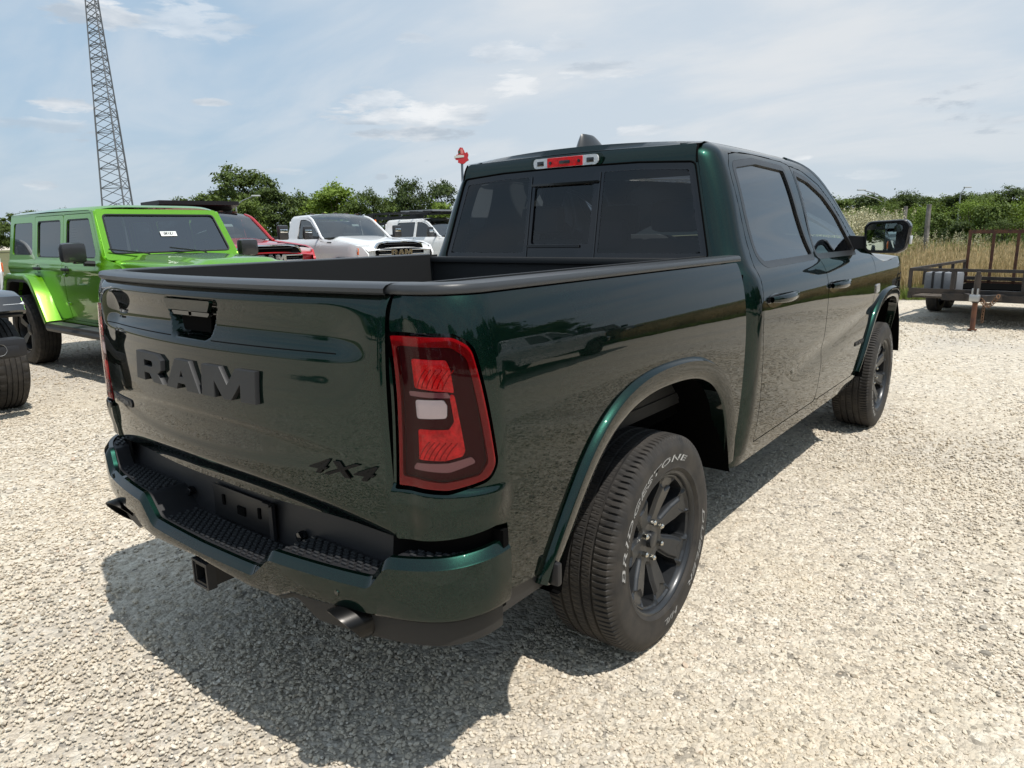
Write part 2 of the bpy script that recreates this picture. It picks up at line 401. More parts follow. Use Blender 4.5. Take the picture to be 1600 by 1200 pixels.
# =================================================================== ground
def ground_material():
    m = bpy.data.materials.new('pale_limestone_gravel'); m.use_nodes = True; T = NT(m.node_tree); b = T.n['Principled BSDF']
    tc = T.add('ShaderNodeNewGeometry').outputs['Position']
    v1 = T.add('ShaderNodeTexVoronoi', {'Vector': tc, 'Scale': 62.0, 'Randomness': 1.0}); v2 = T.add('ShaderNodeTexVoronoi', {'Vector': tc, 'Scale': 27.0}); v3 = T.add('ShaderNodeTexVoronoi', {'Vector': tc, 'Scale': 120.0})
    r1 = T.add('ShaderNodeSeparateColor', {0: v1.outputs['Color']}).outputs[0]; r2 = T.add('ShaderNodeSeparateColor', {0: v2.outputs['Color']}).outputs[1]
    cs = T.ramp(r1, [(0, (.20, .185, .16)), (.12, (.46, .415, .345)), (.5, (.63, .57, .475)), (.85, (.75, .69, .59)), (1, (.86, .81, .72))])
    cb = T.ramp(r2, [(0, (.17, .16, .145)), (.10, (.46, .415, .35)), (.6, (.61, .56, .465)), (1, (.78, .74, .645))])
    big = T.noise(tc, .9, 5, .6); n2 = T.noise(tc, 9, 4, .6)
    c = T.mix(T.ramp(n2, [(.42, 0.0), (.58, 1.0)]), cs, cb)
    c = T.mix(T.math('MULTIPLY', T.ramp(big, [(.42, 0.0), (.70, 1.0)]), .42), c, (.60, .53, .41))       # dusty yellow fines
    c = T.mix(T.math('MULTIPLY', T.ramp(T.noise(tc, .33, 4, .55), [(.48, 0.0), (.62, 1.0)]), .35), c, (.40, .39, .375))
    c = T.mix(1.0, c, (.955, .928, .892), blend='MULTIPLY')
    T.l.new(c, b.inputs['Base Color']); b.inputs['Roughness'].default_value = .92; b.inputs['Specular IOR Level'].default_value = .25
    h = T.math('ADD', T.math('MULTIPLY', v1.outputs['Distance'], -.8), T.math('ADD', T.math('MULTIPLY', v2.outputs['Distance'], -1.3), T.math('MULTIPLY', v3.outputs['Distance'], -.25)))
    h = T.math('ADD', h, T.math('MULTIPLY', T.noise(tc, 40, 4, .7), .8))
    T.l.new(T.bump(h, .75, .014), b.inputs['Normal']); return m
GRAVEL = ground_material()
def field_edge(x): return 14.35 + .09*x + .12*math.sin(x*1.7)+.07*math.sin(x*4.1+1)
b_ = MB()
xs_ = np.r_[-900, -400, -160, -80, np.arange(-40, 40.1, .8), 80, 160, 400, 900]; ys_ = np.r_[-900, -400, -120, -60, np.arange(-30, 14, 1.0), 14, 90, 400, 900]
b_.grid([[(x, y, 0 if abs(x) > 60 or abs(y) > 60 else .012*mnoise.noise((x*.35, y*.35, 3))) for y in ys_] for x in xs_])
tag(b_.build('gravel_lot', GRAVEL, None, fix=False), None, None, kind='structure')
# meadow sheet lying on the gravel, slightly rising away
MEADOW = principled('dry_meadow_soil', (.15, .12, .06), .95, var=.5, vscale=1.2, col2=(.07, .10, .03), bump=.6, bscale=8, bdist=.05)
def land_z(x, y): return .02 + .25*float(sstep(16, 60, y)) 
b_ = MB(); xs_ = np.r_[-600, -300, -120, np.arange(-60, 60.1, 1.0), 90, 200, 600]
rows = []
for x in xs_:
    e = field_edge(x) if abs(x) < 70 else 14.35+.09*x
    if x < -24: e -= (-24-x)*6
    rows.append([(x, e+d, .010+(max(0, land_z(x, e+d)-.02) if x > -24 else .0)) for d in (0, .6, 2, 5, 12, 25, 50, 120, 400, 800)])
b_.grid(rows); tag(b_.build('meadow_ground', MEADOW, None, fix=False), None, None, kind='structure')

# ---- loose stones: real pieces scattered by a geometry node tree (uncountable)
def scatter(name, pts, scales, rots, meshes, mat, label, cat, idx=None, group_tag='stuff', tilt=None):
    """points mesh + instance-on-points tree; returns the stuff object"""
    me = bpy.data.meshes.new(name); me.vertices.add(len(pts)); me.vertices.foreach_set('co', np.asarray(pts, np.float32).ravel())
    a = me.attributes.new('scl', 'FLOAT_VECTOR', 'POINT'); a.data.foreach_set('vector', np.asarray(scales, np.float32).ravel())
    a = me.attributes.new('rot', 'FLOAT_VECTOR', 'POINT'); a.data.foreach_set('vector', np.asarray(rots, np.float32).ravel())
    a = me.attributes.new('pick', 'INT', 'POINT'); a.data.foreach_set('value', (np.asarray(idx, np.int32) if idx is not None else np.random.randint(0, len(meshes), len(pts)).astype(np.int32)))
    o = link(name, me); kit = bpy.data.collections.new(name+'_pieces')
    for i, mm in enumerate(meshes):
        q = bpy.data.objects.new('%s_piece_%02d' % (name, i), mm); kit.objects.link(q)
        if len(mm.materials) == 0: mm.materials.append(mat)
    g = bpy.data.node_groups.new(name, 'GeometryNodeTree'); g.interface.new_socket('Geometry', in_out='INPUT', socket_type='NodeSocketGeometry'); g.interface.new_socket('Geometry', in_out='OUTPUT', socket_type='NodeSocketGeometry')
    N = g.nodes; L = g.links; gi = N.new('NodeGroupInput'); go = N.new('NodeGroupOutput'); ip = N.new('GeometryNodeInstanceOnPoints')
    ci = N.new('GeometryNodeCollectionInfo'); ci.inputs['Collection'].default_value = kit; ci.inputs['Separate Children'].default_value = True; ci.inputs['Reset Children'].default_value = True
    def attr(nm, t): n = N.new('GeometryNodeInputNamedAttribute'); n.data_type = t; n.inputs['Name'].default_value = nm; return n.outputs['Attribute']
    L.new(gi.outputs[0], ip.inputs['Points']); L.new(ci.outputs[0], ip.inputs['Instance']); ip.inputs['Pick Instance'].default_value = True
    L.new(attr('pick', 'INT'), ip.inputs['Instance Index']); L.new(attr('scl', 'FLOAT_VECTOR'), ip.inputs['Scale'])
    er = N.new('FunctionNodeEulerToRotation'); L.new(attr('rot', 'FLOAT_VECTOR'), er.inputs[0]); L.new(er.outputs[0], ip.inputs['Rotation'])
    L.new(ip.outputs[0], go.inputs[0]); md = o.modifiers.new('scatter', 'NODES'); md.node_group = g
    tag(o, label, cat, kind='stuff'); return o
def stone_mesh(seed):
    rs = np.random.RandomState(seed); bm = bmesh.new(); bmesh.ops.create_icosphere(bm, subdivisions=1, radius=1.0)
    # chop with random planes for the angular look of crushed stone
    pl = [(lambda v: v/np.linalg.norm(v))(rs.randn(3)) for _ in range(7)]; dd = rs.uniform(.45, .85, 7)
    for v in bm.verts:
        p = np.array(v.co)*np.array([1.0, rs.uniform(.92, 1.08), 1.0])
        for n_, d_ in zip(pl, dd):
            k = p@n_
            if k > d_: p = p-n_*(k-d_)
        v.co = p
    bmesh.ops.recalc_face_normals(bm, faces=bm.faces); me = bpy.data.meshes.new('stone'); bm.to_mesh(me); bm.free(); return me
def stone_material():
    m = bpy.data.materials.new('crushed_limestone'); m.use_nodes = True; T = NT(m.node_tree); b = T.n['Principled BSDF']
    rnd = T.add('ShaderNodeObjectInfo').outputs['Random']; tc = T.add('ShaderNodeNewGeometry').outputs['Position']
    c = T.ramp(rnd, [(0, (.11, .11, .115)), (.06, (.24, .23, .21)), (.10, (.49, .44, .365)), (.45, (.65, .585, .485)), (.80, (.76, .695, .59)), (.96, (.86, .83, .76)), (1, (.46, .33, .24))])
    c = T.mix(.35, c, T.ramp(T.noise(tc, 90, 4, .6), [(.3, (.42, .385, .32)), (.7, (.74, .69, .585))]))
    pat = T.ramp(T.noise(tc, .9, 5, .6), [(.45, 0.0), (.72, 1.0)])
    c = T.mix(T.math('MULTIPLY', pat, .45), c, (.62, .53, .39)); c = T.mix(1.0, c, (.955, .928, .892), blend='MULTIPLY')
    T.l.new(c, b.inputs['Base Color']); b.inputs['Roughness'].default_value = .9; b.inputs['Specular IOR Level'].default_value = .3; return m
STONE = stone_material()
def gravel_points():
    P = []
    # density falls away from where people stand round the truck; rings about the rear corner
    for (r0, r1, dens, s0, s1) in ((0, 2.2, 5000, .0040, .0140), (2.2, 4.2, 2300, .0050, .0150), (4.2, 7.5, 900, .0065, .017), (7.5, 12.5, 240, .009, .018)):
        n = int(math.pi*(r1*r1-r0*r0)*dens); r_ = np.sqrt(np.random.uniform(r0*r0, r1*r1, n)); a = np.random.uniform(0, 2*math.pi, n)
        x = 1.3+r_*np.cos(a); y = -1.2+r_*np.sin(a)
        # nothing to see behind the viewer or deep below the truck
        d = (x-CAM_C.x)*fw.x+(y-CAM_C.y)*fw.y; s_ = (x-CAM_C.x)*rt.x+(y-CAM_C.y)*rt.y
        keep = (d > .2) & (np.abs(s_) < d*1.0+1.3) & ~((np.abs(x) < .55) & (y > -.5) & (y < 4)) & (y < 14.0)
        x, y = x[keep], y[keep]
        pk = np.array([mnoise.noise((p_*.55, q_*.55, 9)) + .5*mnoise.noise((p_*1.7, q_*1.7, 2)) for p_, q_ in zip(x, y)]); th_ = np.random.rand(len(x)) > np.clip((pk-.05)*2.2, 0, .80); x, y = x[th_], y[th_]
        n = len(x); sz = s0+(s1-s0)*np.random.beta(1.3, 3.2, n)
        big = np.random.rand(n) < .012; sz[big] *= 1.8
        P.append((x, y, sz))
    x = np.concatenate([p[0] for p in P]); y = np.concatenate([p[1] for p in P]); s_ = np.concatenate([p[2] for p in P]); return x, y, s_
gx, gy, gs = gravel_points(); n = len(gx)
pts = np.stack([gx, gy, gs*np.random.uniform(-.05, .40, n)+.003], 1)
scl = np.stack([gs*np.random.uniform(.8, 1.35, n), gs*np.random.uniform(.7, 1.1, n), gs*np.random.uniform(.42, .80, n)], 1)
rot = np.stack([np.random.uniform(-.4, .4, n), np.random.uniform(-.4, .4, n), np.random.uniform(0, 6.28, n)], 1)
scatter('gravel_stones', pts, scl, rot, [stone_mesh(i) for i in range(10)], STONE, 'crushed pale limestone gravel lying over the lot', 'gravel')
print('stones', n)

# =================================================================== trees
def leaf_material(name, dark, light, trans=.25):
    m = bpy.data.materials.new(name); m.use_nodes = True; T = NT(m.node_tree); b = T.n['Principled BSDF']
    g = T.add('ShaderNodeNewGeometry'); rnd = g.outputs['Random Per Island']; tc = T.add('ShaderNodeTexCoord').outputs['Object']
    oi = T.add('ShaderNodeObjectInfo').outputs['Random']
    f = T.math('ADD', T.math('MULTIPLY', rnd, .55), T.math('MULTIPLY', T.noise(tc, .55, 3, .5), .55)); f = T.math('ADD', f, T.math('MULTIPLY', T.math('SUBTRACT', oi, .5), .30))
    c = T.ramp(f, [(.25, dark), (.80, light)])
    T.l.new(c, b.inputs['Base Color']); b.inputs['Roughness'].default_value = .6; b.inputs['Specular IOR Level'].default_value = .3
    tr = T.add('ShaderNodeBsdfTranslucent'); T.l.new(T.mix(.5, c, (.16, .20, .02)), tr.inputs[0])
    mx = T.add('ShaderNodeMixShader', {0: trans}); out = T.n['Material Output']
    T.l.new(b.outputs[0], mx.inputs[1]); T.l.new(tr.outputs[0], mx.inputs[2]); T.l.new(mx.outputs[0], out.inputs[0]); return m
LEAF_D = leaf_material('dark_oak_leaves', (.022, .040, .010), (.105, .15, .036))
LEAF_M = leaf_material('summer_leaves', (.038, .066, .012), (.15, .21, .042))
LEAF_L = leaf_material('bright_shrub_leaves', (.075, .13, .016), (.25, .35, .055), .35)
BARK = principled('grey_brown_bark', (.11, .085, .06), .9, var=.4, vscale=5, bump=.6, bscale=14, bdist=.03)
def crown_mesh(seed, w, h, n_leaf, lsz, nb=13, flat=.75, base=.0):
    """leaf-sized faces in clumps spread through a lobed volume; w,h full size, origin at trunk foot of the crown (z up)"""
    rs = np.random.RandomState(seed); cl = []
    for i in range(nb):
        a = rs.uniform(0, 6.283); t = rs.rand()**.8; z = base + h*(.05+.85*t); rr = w*.5*math.sqrt(max(.05, 1-((t-.42)/.66)**2))*rs.uniform(.25, .78)
        cl.append((rr*math.cos(a), rr*math.sin(a), z, w*rs.uniform(.15, .27)))
    cl.append((0, 0, base+h*.82, w*.20)); cl.append((0, 0, base+h*.45, w*.30)); cl += [(w*.22*math.cos(q), w*.22*math.sin(q), base+h*.14, w*.24) for q in (0, 2.1, 4.2)]
    tot = sum(c[3]**2 for c in cl); V = []; 
    for cx0, cy0, cz0, r in cl:
        k = int(n_leaf*r*r/tot); sub = max(5, int(k/42))
        sd = rs.randn(sub, 3); sd /= np.linalg.norm(sd, axis=1)[:, None]; sd[:, 2] = np.abs(sd[:, 2])*.85+sd[:, 2]*.15
        sc_ = np.array([cx0, cy0, cz0])+sd*np.array([r, r, r*flat])*rs.uniform(.55, 1.12, (sub, 1))
        own = rs.randint(0, sub, k); off = rs.randn(k, 3)*np.array([1, 1, .62])*r*.20
        V.append(sc_[own]+off)
    C_ = np.concatenate(V); n_ = len(C_)
    nrm = C_-np.array([0, 0, base+h*.35]); nrm = nrm/(np.linalg.norm(nrm, axis=1)[:, None]+1e-6)+rs.randn(n_, 3)*.75+np.array([0, 0, .35]); nrm /= np.linalg.norm(nrm, axis=1)[:, None]
    t1_ = np.cross(nrm, rs.randn(n_, 3)); t1_ /= np.linalg.norm(t1_, axis=1)[:, None]+1e-9; t2_ = np.cross(nrm, t1_)
    L = lsz*rs.uniform(.6, 1.35, (n_, 1)); W = L*.62
    q = np.stack([C_-t1_*L*.5, C_+t2_*W*.5, C_+t1_*L*.5, C_-t2_*W*.5], 1).reshape(-1, 3)
    me = bpy.data.meshes.new('crown'); me.vertices.add(4*n_); me.vertices.foreach_set('co', q.astype(np.float32).ravel())
    me.loops.add(4*n_); me.loops.foreach_set('vertex_index', np.arange(4*n_, dtype=np.int32)); me.polygons.add(n_)
    me.polygons.foreach_set('loop_start', np.arange(0, 4*n_, 4, dtype=np.int32)); me.update(calc_edges=True); return me, cl
def trunk_mesh(seed, h, r, cl):
    rs = random.Random(seed); mb = MB(); top = h*.62
    mb.tube([(0, 0, -.3), (rs.uniform(-.1, .1), rs.uniform(-.1, .1), top*.35), (rs.uniform(-.25, .25), rs.uniform(-.25, .25), top*.7), (0, 0, top)], [r*1.25, r, r*.75, r*.4], 9)
    for c in cl[:9]:
        z0 = rs.uniform(.30, .55)*h; mb.tube([(0, 0, z0), (c[0]*.5, c[1]*.5, (z0+c[2])*.5+.1), (c[0], c[1], c[2])], [r*.42, r*.28, r*.10], 6)
    return mb.mesh(ang=60)
TREEKIT = {}
def tree(x, y, h, w, kind, seed, label, group, z=0.0, name='broadleaf_tree', leaves=9500, lsz=.44, low=.03):
    key = (kind, seed)
    if key not in TREEKIT:
        cm, cl = crown_mesh(seed, 10.0, 10.0*(1-low), leaves, lsz, nb=24, base=10*low); TREEKIT[key] = (cm, trunk_mesh(seed, 10.0, .26, cl))
        cm.materials.append(kind); TREEKIT[key][1].materials.append(BARK)
    cm, tm = TREEKIT[key]
    o = empty(name, (x, y, z), random.uniform(0, 6.28)); o.scale = (w/10, w/10, h/11.6); tag(o, label, 'tree', group)
    link('crown', cm, None, o); link('trunk', tm, None, o); return o
def place(px, dist, toppx, wpx, kind, seed, label, group, **k):
    """tree whose trunk stands on the ground at a distance, top at the given photo row"""
    x, y = at_dist(px, dist); hor = 378-(px/1600)*31; d = pix_dir(px, toppx); h = CAM_C.z + d.z/math.hypot(d.x, d.y)*dist
    zc = dist*(fw.x*d.x+fw.y*d.y)/math.hypot(d.x, d.y)/math.hypot(fw.x, fw.y)*math.cos(PIT)
    return tree(x, y, max(1.5, h*1.03), wpx/1099.7*zc*1.15, kind, seed, label, group, **k)
G1 = 'trees beyond the parked trucks'
for i, a in enumerate([
    (385, 75, 250, 100, LEAF_D, 1, 'tallest dark oak behind the red truck, its top notched'), (355, 82, 272, 60, LEAF_D, 2, 'dark tree at the left flank of the tallest oak'),
    (325, 80, 290, 75, LEAF_M, 3, 'mid green tree sloping down left of the tall oaks'), (290, 84, 300, 60, LEAF_M, 4, 'low tree at the foot of the slope right of the lattice tower'),
    (430, 68, 284, 78, LEAF_D, 5, 'dark bushy tree right beside the street lamp'), (470, 80, 296, 60, LEAF_M, 6, 'olive tree between the dark oaks and the round green tree'),
    (524, 66, 281, 84, LEAF_L, 7, 'round yellow green tree above the white regular cab truck'), (582, 70, 292, 46, LEAF_D, 8, 'narrow dark tree right of the round yellow green one'),
    (610, 85, 300, 60, LEAF_M, 9, 'pale olive tree low between two dark ones'), (643, 68, 272, 56, LEAF_D, 10, 'dark oak left of the red pole sign'),
    (688, 72, 270, 60, LEAF_D, 11, 'dark oak directly under the red pole sign'), (690, 55, 306, 52, LEAF_L, 12, 'bright green shrub tree against the pickup cab'),
    (495, 95, 300, 70, LEAF_D, 13, 'dark distant crown peeping behind the round green tree'), (380, 60, 300, 70, LEAF_M, 14, 'lower green tree in front of the tallest oak'),
    (560, 60, 300, 50, LEAF_M, 15, 'small green tree above the white truck windscreen')]):
    px, di, tp, wp, kd, sd, lb = a; place(px, di, tp, wp, kd, 100+sd, lb, G1)
G2 = 'low trees along the far left skyline'
for i, px in enumerate((-60, -20, 20, 48, 66, 92, 118, 142, 165, 190, 216, 238, 262, 285)):
    place(px, 118+(i*37 % 11), 321+(i*29 % 6)+(0 if px < 70 or px > 90 else 5), 46, (LEAF_M, LEAF_D)[i % 2], 101+(i % 5), 'far low tree on the left skyline, ' + ['outside the left edge', 'just outside the left edge', 'at the left edge above the white pickup', 'above the rear corner of the lime green roof', 'above the quarter window of the lime green wagon', 'above the rear door of the lime green wagon', 'left of centre between roof corner and lattice tower', 'first left of the lattice tower', 'behind the left leg of the lattice tower', 'behind the middle of the lattice tower foot', 'touching the right leg of the lattice tower', 'just right of the lattice tower', 'above the left end of the black cab shield', 'above the middle of the black cab shield'][i], G2)
G3 = 'far wood on the right skyline'
for i, px in enumerate(range(1270, 1800, 26)):
    place(px, 96+(i*53 % 17), 294+(i*31 % 9)-max(0, (px-1520))*.18, 62, (LEAF_D, LEAF_M, LEAF_D)[i % 3], 101+(i % 6), 'dull green tree of the far wood, ' + ['hidden by the windscreen pillar', 'just right of the windscreen pillar', 'left of the two pale lamp arms', 'behind the two pale lamp arms', 'at the foot of the two pale lamp arms', 'above the outer edge of the door mirror', 'above the first fence post', 'between the fence posts', 'left of the thin lamp pole', 'behind the thin lamp pole', 'right of the thin lamp pole', 'above the left upright of the ramp gate', 'above the ramp gate', 'outside the right edge of the picture'][min(i, 13)], G3)
G4 = 'bright shrubs and young trees edging the meadow'
sh = [(1318, 34, 322, 60), (1352, 36, 316, 64), (1395, 33, 318, 70), (1432, 35, 310, 66), (1470, 31, 324, 62), (1512, 33, 300, 74), (1550, 30, 296, 74), (1592, 31, 290, 82), (1640, 29, 280, 90), (1700, 30, 286, 90), (1285, 38, 318, 60), (1375, 42, 306, 60), (1450, 44, 304, 64), (1530, 42, 292, 70), (1492, 29, 338, 50), (1568, 27, 330, 60)]
lbs = ['bright shrub just right of the pickup windscreen', 'yellow green shrub above the door mirror', 'rounded shrub left of the first fence post', 'shrub between the two fence posts', 'low shrub right of the second fence post', 'tall young tree left of the ramp gate', 'leafy young tree behind the ramp gate left upright', 'tall bright tree at the right picture edge', 'tree outside the right edge', 'tree further outside the right edge', 'shrub hidden by the windscreen pillar', 'darker shrub behind the mirror shrub', 'darker shrub behind the fence posts', 'darker young tree behind the ramp gate', 'small dark bush at the meadow edge left of the ramp gate', 'small dark bush at the meadow edge behind the ramp gate']
for i, ((px, di, tp, wp), lb) in enumerate(zip(sh, lbs)):
    place(px, di, tp, wp, (LEAF_L, LEAF_M, LEAF_L, LEAF_L, LEAF_M)[i % 5] if i < 11 else (LEAF_M if i < 14 else LEAF_D), 101+(i % 5)+(20 if i % 2 else 0), lb, G4, name='young_tree', leaves=9000, lsz=.26, low=.02)
# the wood along the right-hand side of the lot (the flank of the pickup mirrors it)
G5 = 'trees along the right side of the lot'
for i in range(26):
    a = i/25; x = 20+8*math.sin(a*9)+10*a; y = -22+66*a
    tree(x+random.uniform(-2, 2), y, random.uniform(6, 10.5), random.uniform(5.5, 8), (LEAF_D, LEAF_M)[i % 2], 101+(i % 6), 'tree in the row along the right side of the lot', G5)
G6 = 'trees behind the viewer'
for i in range(16):
    a = i/15; tree(-22+50*a+random.uniform(-2, 2), -34-4*math.sin(a*7), random.uniform(4.5, 6.5), random.uniform(6, 9), (LEAF_D, LEAF_M)[i % 2], 101+(i % 6), 'tree in the row behind the viewer', G6)

# =================================================================== meadow plants
def blade_clump(seed, n, h, spread, curve=.35, w=.006):
    rs = np.random.RandomState(seed); mb = MB()
    for i in range(n):
        a = rs.uniform(0, 6.283); r0 = spread*math.sqrt(rs.rand()); x0, y0 = r0*math.cos(a), r0*math.sin(a); hh = h*rs.uniform(.55, 1.1); b = rs.uniform(0, 6.283); c = curve*hh*rs.uniform(.2, 1)
        wx, wy = -math.sin(b)*w, math.cos(b)*w; p = [(x0+math.cos(b)*c*t*t, y0+math.sin(b)*c*t*t, hh*t) for t in (0, .5, 1)]
        k = len(mb.v); mb.v += [(p[0][0]-wx, p[0][1]-wy, 0), (p[0][0]+wx, p[0][1]+wy, 0), (p[1][0]+wx*.8, p[1][1]+wy*.8, p[1][2]), (p[1][0]-wx*.8, p[1][1]-wy*.8, p[1][2]), p[2]]
        mb.f += [(k, k+1, k+2, k+3), (k+3, k+2, k+4)]
        if i % 3 == 0:
            k = len(mb.v); tx, ty, tz = p[2]; s2 = .010; mb.v += [(tx-s2, ty, tz-.06), (tx, ty-s2, tz-.01), (tx+s2, ty, tz-.06), (tx, ty+s2, tz+.03)]; mb.f += [(k, k+1, k+2), (k, k+2, k+3)]
    return mb.mesh(smooth=False, fix=False)
def grass_mat(name, a, b_2, c_3):
    m = bpy.data.materials.new(name); m.use_nodes = True; T = NT(m.node_tree); b = T.n['Principled BSDF']
    rnd = T.add('ShaderNodeObjectInfo').outputs['Random']; isl = T.add('ShaderNodeNewGeometry').outputs['Random Per Island']
    c = T.ramp(T.math('ADD', T.math('MULTIPLY', rnd, .5), T.math('MULTIPLY', isl, .5)), [(.15, a), (.5, b_2), (.85, c_3)]); T.l.new(c, b.inputs['Base Color']); b.inputs['Roughness'].default_value = .8
    tr = T.add('ShaderNodeBsdfTranslucent'); T.l.new(c, tr.inputs[0]); mx = T.add('ShaderNodeMixShader', {0: .25}); T.l.new(b.outputs[0], mx.inputs[1]); T.l.new(tr.outputs[0], mx.inputs[2]); T.l.new(mx.outputs[0], T.n['Material Output'].inputs[0]); return m
DRY = grass_mat('dry_straw_grass', (.26, .22, .09), (.54, .42, .22), (.70, .56, .32)); GREEN = grass_mat('green_grass', (.08, .13, .02), (.18, .25, .045), (.34, .36, .10))
def field_points(n, y0, y1, xr=(-16, 34), pw=1.6):
    d = y0+(y1-y0)*np.random.rand(n)**pw; x = np.random.uniform(xr[0], xr[1], n); e = np.array([field_edge(q) for q in x]); return x, e+d
x, y = field_points(15000, .55, 17); n = len(x); s_ = np.random.uniform(.85, 1.30, n)*(1-.25*np.exp(-(y-14)/1.0*.8))
scatter('dry_meadow_grass', np.stack([x, y, 0*x+.01], 1), np.stack([s_]*3, 1), np.stack([0*x, 0*x, np.random.uniform(0, 6.28, n)], 1), [blade_clump(i, 34, .78, .20) for i in range(5)], DRY, 'tall dry straw coloured grass of the meadow', 'grass')
x, y = field_points(7000, -.05, 1.0, pw=1.0); x2, y2 = field_points(6000, 7.5, 19, pw=1.0); x = np.r_[x, x2]; y = np.r_[y, y2]; n = len(x); s_ = np.r_[np.random.uniform(.14, .42, 7000), np.random.uniform(.7, 1.3, 6000)]
scatter('green_grass', np.stack([x, y, 0*x+.005], 1), np.stack([s_]*3, 1), np.stack([0*x, 0*x, np.random.uniform(0, 6.28, n)], 1), [blade_clump(20+i, 30, .8, .22, .6) for i in range(4)], GREEN, 'green grass fringe at the gravel edge and under the shrubs', 'grass')
# tall flowering weeds
FLOW = principled('cream_flower_plume', (.50, .47, .30), .8)
def weed_mesh(seed):
    rs = np.random.RandomState(seed); mb = MB(); fl = MB()
    for i in range(7):
        a = rs.uniform(0, 6.28); r0 = rs.uniform(0, .25); x0, y0 = r0*math.cos(a), r0*math.sin(a); h = rs.uniform(.75, 1.15); lx, ly = rs.uniform(-.12, .12, 2)
        mb.tube([(x0, y0, 0), (x0+lx*.5, y0+ly*.5, h*.5), (x0+lx, y0+ly, h)], [.006, .005, .003], 4)
        for k in range(16):
            t = rs.uniform(.15, .85); b = rs.uniform(0, 6.28); L = .16*(1-.5*t); cx0, cy0, cz0 = x0+lx*t, y0+ly*t, h*t; dx, dy = math.cos(b), math.sin(b)
            q = len(mb.v); mb.v += [(cx0, cy0, cz0), (cx0+dx*L*.5-dy*.02, cy0+dy*L*.5+dx*.02, cz0+.04), (cx0+dx*L, cy0+dy*L, cz0+.01), (cx0+dx*L*.5+dy*.02, cy0+dy*L*.5-dx*.02, cz0+.04)]; mb.f.append((q, q+1, q+2, q+3))
        for k in range(46):
            t = rs.uniform(0, 1); b = rs.uniform(0, 6.28); r_ = .055*(1-t)+.008; p = np.array([x0+lx+math.cos(b)*r_, y0+ly+math.sin(b)*r_, h-.05+t*.26]); e = rs.randn(3, 3)*.011
            q = len(fl.v); fl.v += [tuple(p+e[0]), tuple(p+e[1]), tuple(p+e[2])]; fl.f.append((q, q+1, q+2))
    nf = len(mb.f); k = len(mb.v); mb.v += fl.v; mb.f += [tuple(i+k for i in f) for f in fl.f]
    me = mb.mesh(smooth=False, fix=False); me.materials.append(LEAF_L); me.materials.append(FLOW)
    mi = np.zeros(len(me.polygons), np.int32); mi[nf:] = 1; me.polygons.foreach_set('material_index', mi); return me
WP = []
for i in range(300):
    px = 1290+random.random()*125 if i < 265 else 1420+random.random()*140; di = random.uniform(20.5, 25) if i < 265 else random.uniform(24, 29); p = at_dist(px, di); WP.append((p[0], p[1], 0, random.uniform(.95, 1.55) if px < 1400 else random.uniform(.6, 1.1)))
WP = np.array(WP); n = len(WP)
scatter('flowering_weeds', WP[:, :3], np.stack([WP[:, 3]]*3, 1), np.stack([np.zeros(n), np.zeros(n), np.random.uniform(0, 6.28, n)], 1), [weed_mesh(i) for i in range(4)], LEAF_L, 'tall weeds with cream flower plumes behind the meadow grass', 'weeds')
# =================================================================== the dark green pickup
truck = empty('pickup_truck', (0, 0, 0))
tag(truck, 'dark green crew cab pickup seen from behind, big RAM letters on its tailgate', 'pickup truck')
TP = truck
WB = 3.672; WZ = .403
# ---- body side sections
bx_bed = spline([.45, .60, .80, .95, 1.08, 1.18, 1.27, 1.34, 1.385, 1.42], [.945, .968, .989, .998, 1.001, .998, .987, .970, .950, .925])
cx_low = spline([.40, .50, .60, .80, 1.0, 1.12, 1.21, 1.27, 1.32, 1.355], [.925, .951, .970, .990, 1.001, 1.003, .998, .984, .961, .934])
cx_up = spline([1.355, 1.40, 1.60, 1.80, 1.86, 1.89, 1.915], [.934, .912, .846, .776, .745, .715, .665])
def cab_x(z): z = np.asarray(z, float); return np.where(z < 1.355, cx_low(z), cx_up(z))
# soften the shoulder join
def cabx(z):
    z = np.asarray(z, float); return (cab_x(z-.012)+2*cab_x(z)+cab_x(z+.012))/4

def arch_open(y0):   # wheel opening (inner edge of the flare)
    return [(y0+a, b) for a, b in curve_pts([(-.70, .40), (-.665, .55), (-.60, .69), (-.50, .84), (-.37, .945), (-.19, .998), (0, 1.006), (.19, .99), (.36, .93), (.485, .81), (.56, .66), (.60, .52), (.62, .40)], 60)]
OP_R, OP_F = arch_open(0.0), arch_open(WB)
OPL_R, OPL_F = OP_R + [(.62, .2), (-.70, .2)], OP_F + [(WB+.62, .2), (WB-.70, .2)]
def flare(Y, Z):
    d = np.minimum(sd_poly(Y, Z, OPL_R), sd_poly(Y, Z, OPL_F))
    b = (.034+.012*np.clip(d/.07, 0, 1))*(1-sstep(.066, .084, d)) + .005*(1-sstep(.084, .16, d))
    return b
LAMP = rounded([(-1.20, 1.292), (-1.02, 1.292), (-.985, 1.255), (-.925, .958), (-.955, .925), (-1.10, .905), (-1.25, .905), (-1.25, 1.292)], [0, .06, .06, .05, .05, 0, 0, 0])
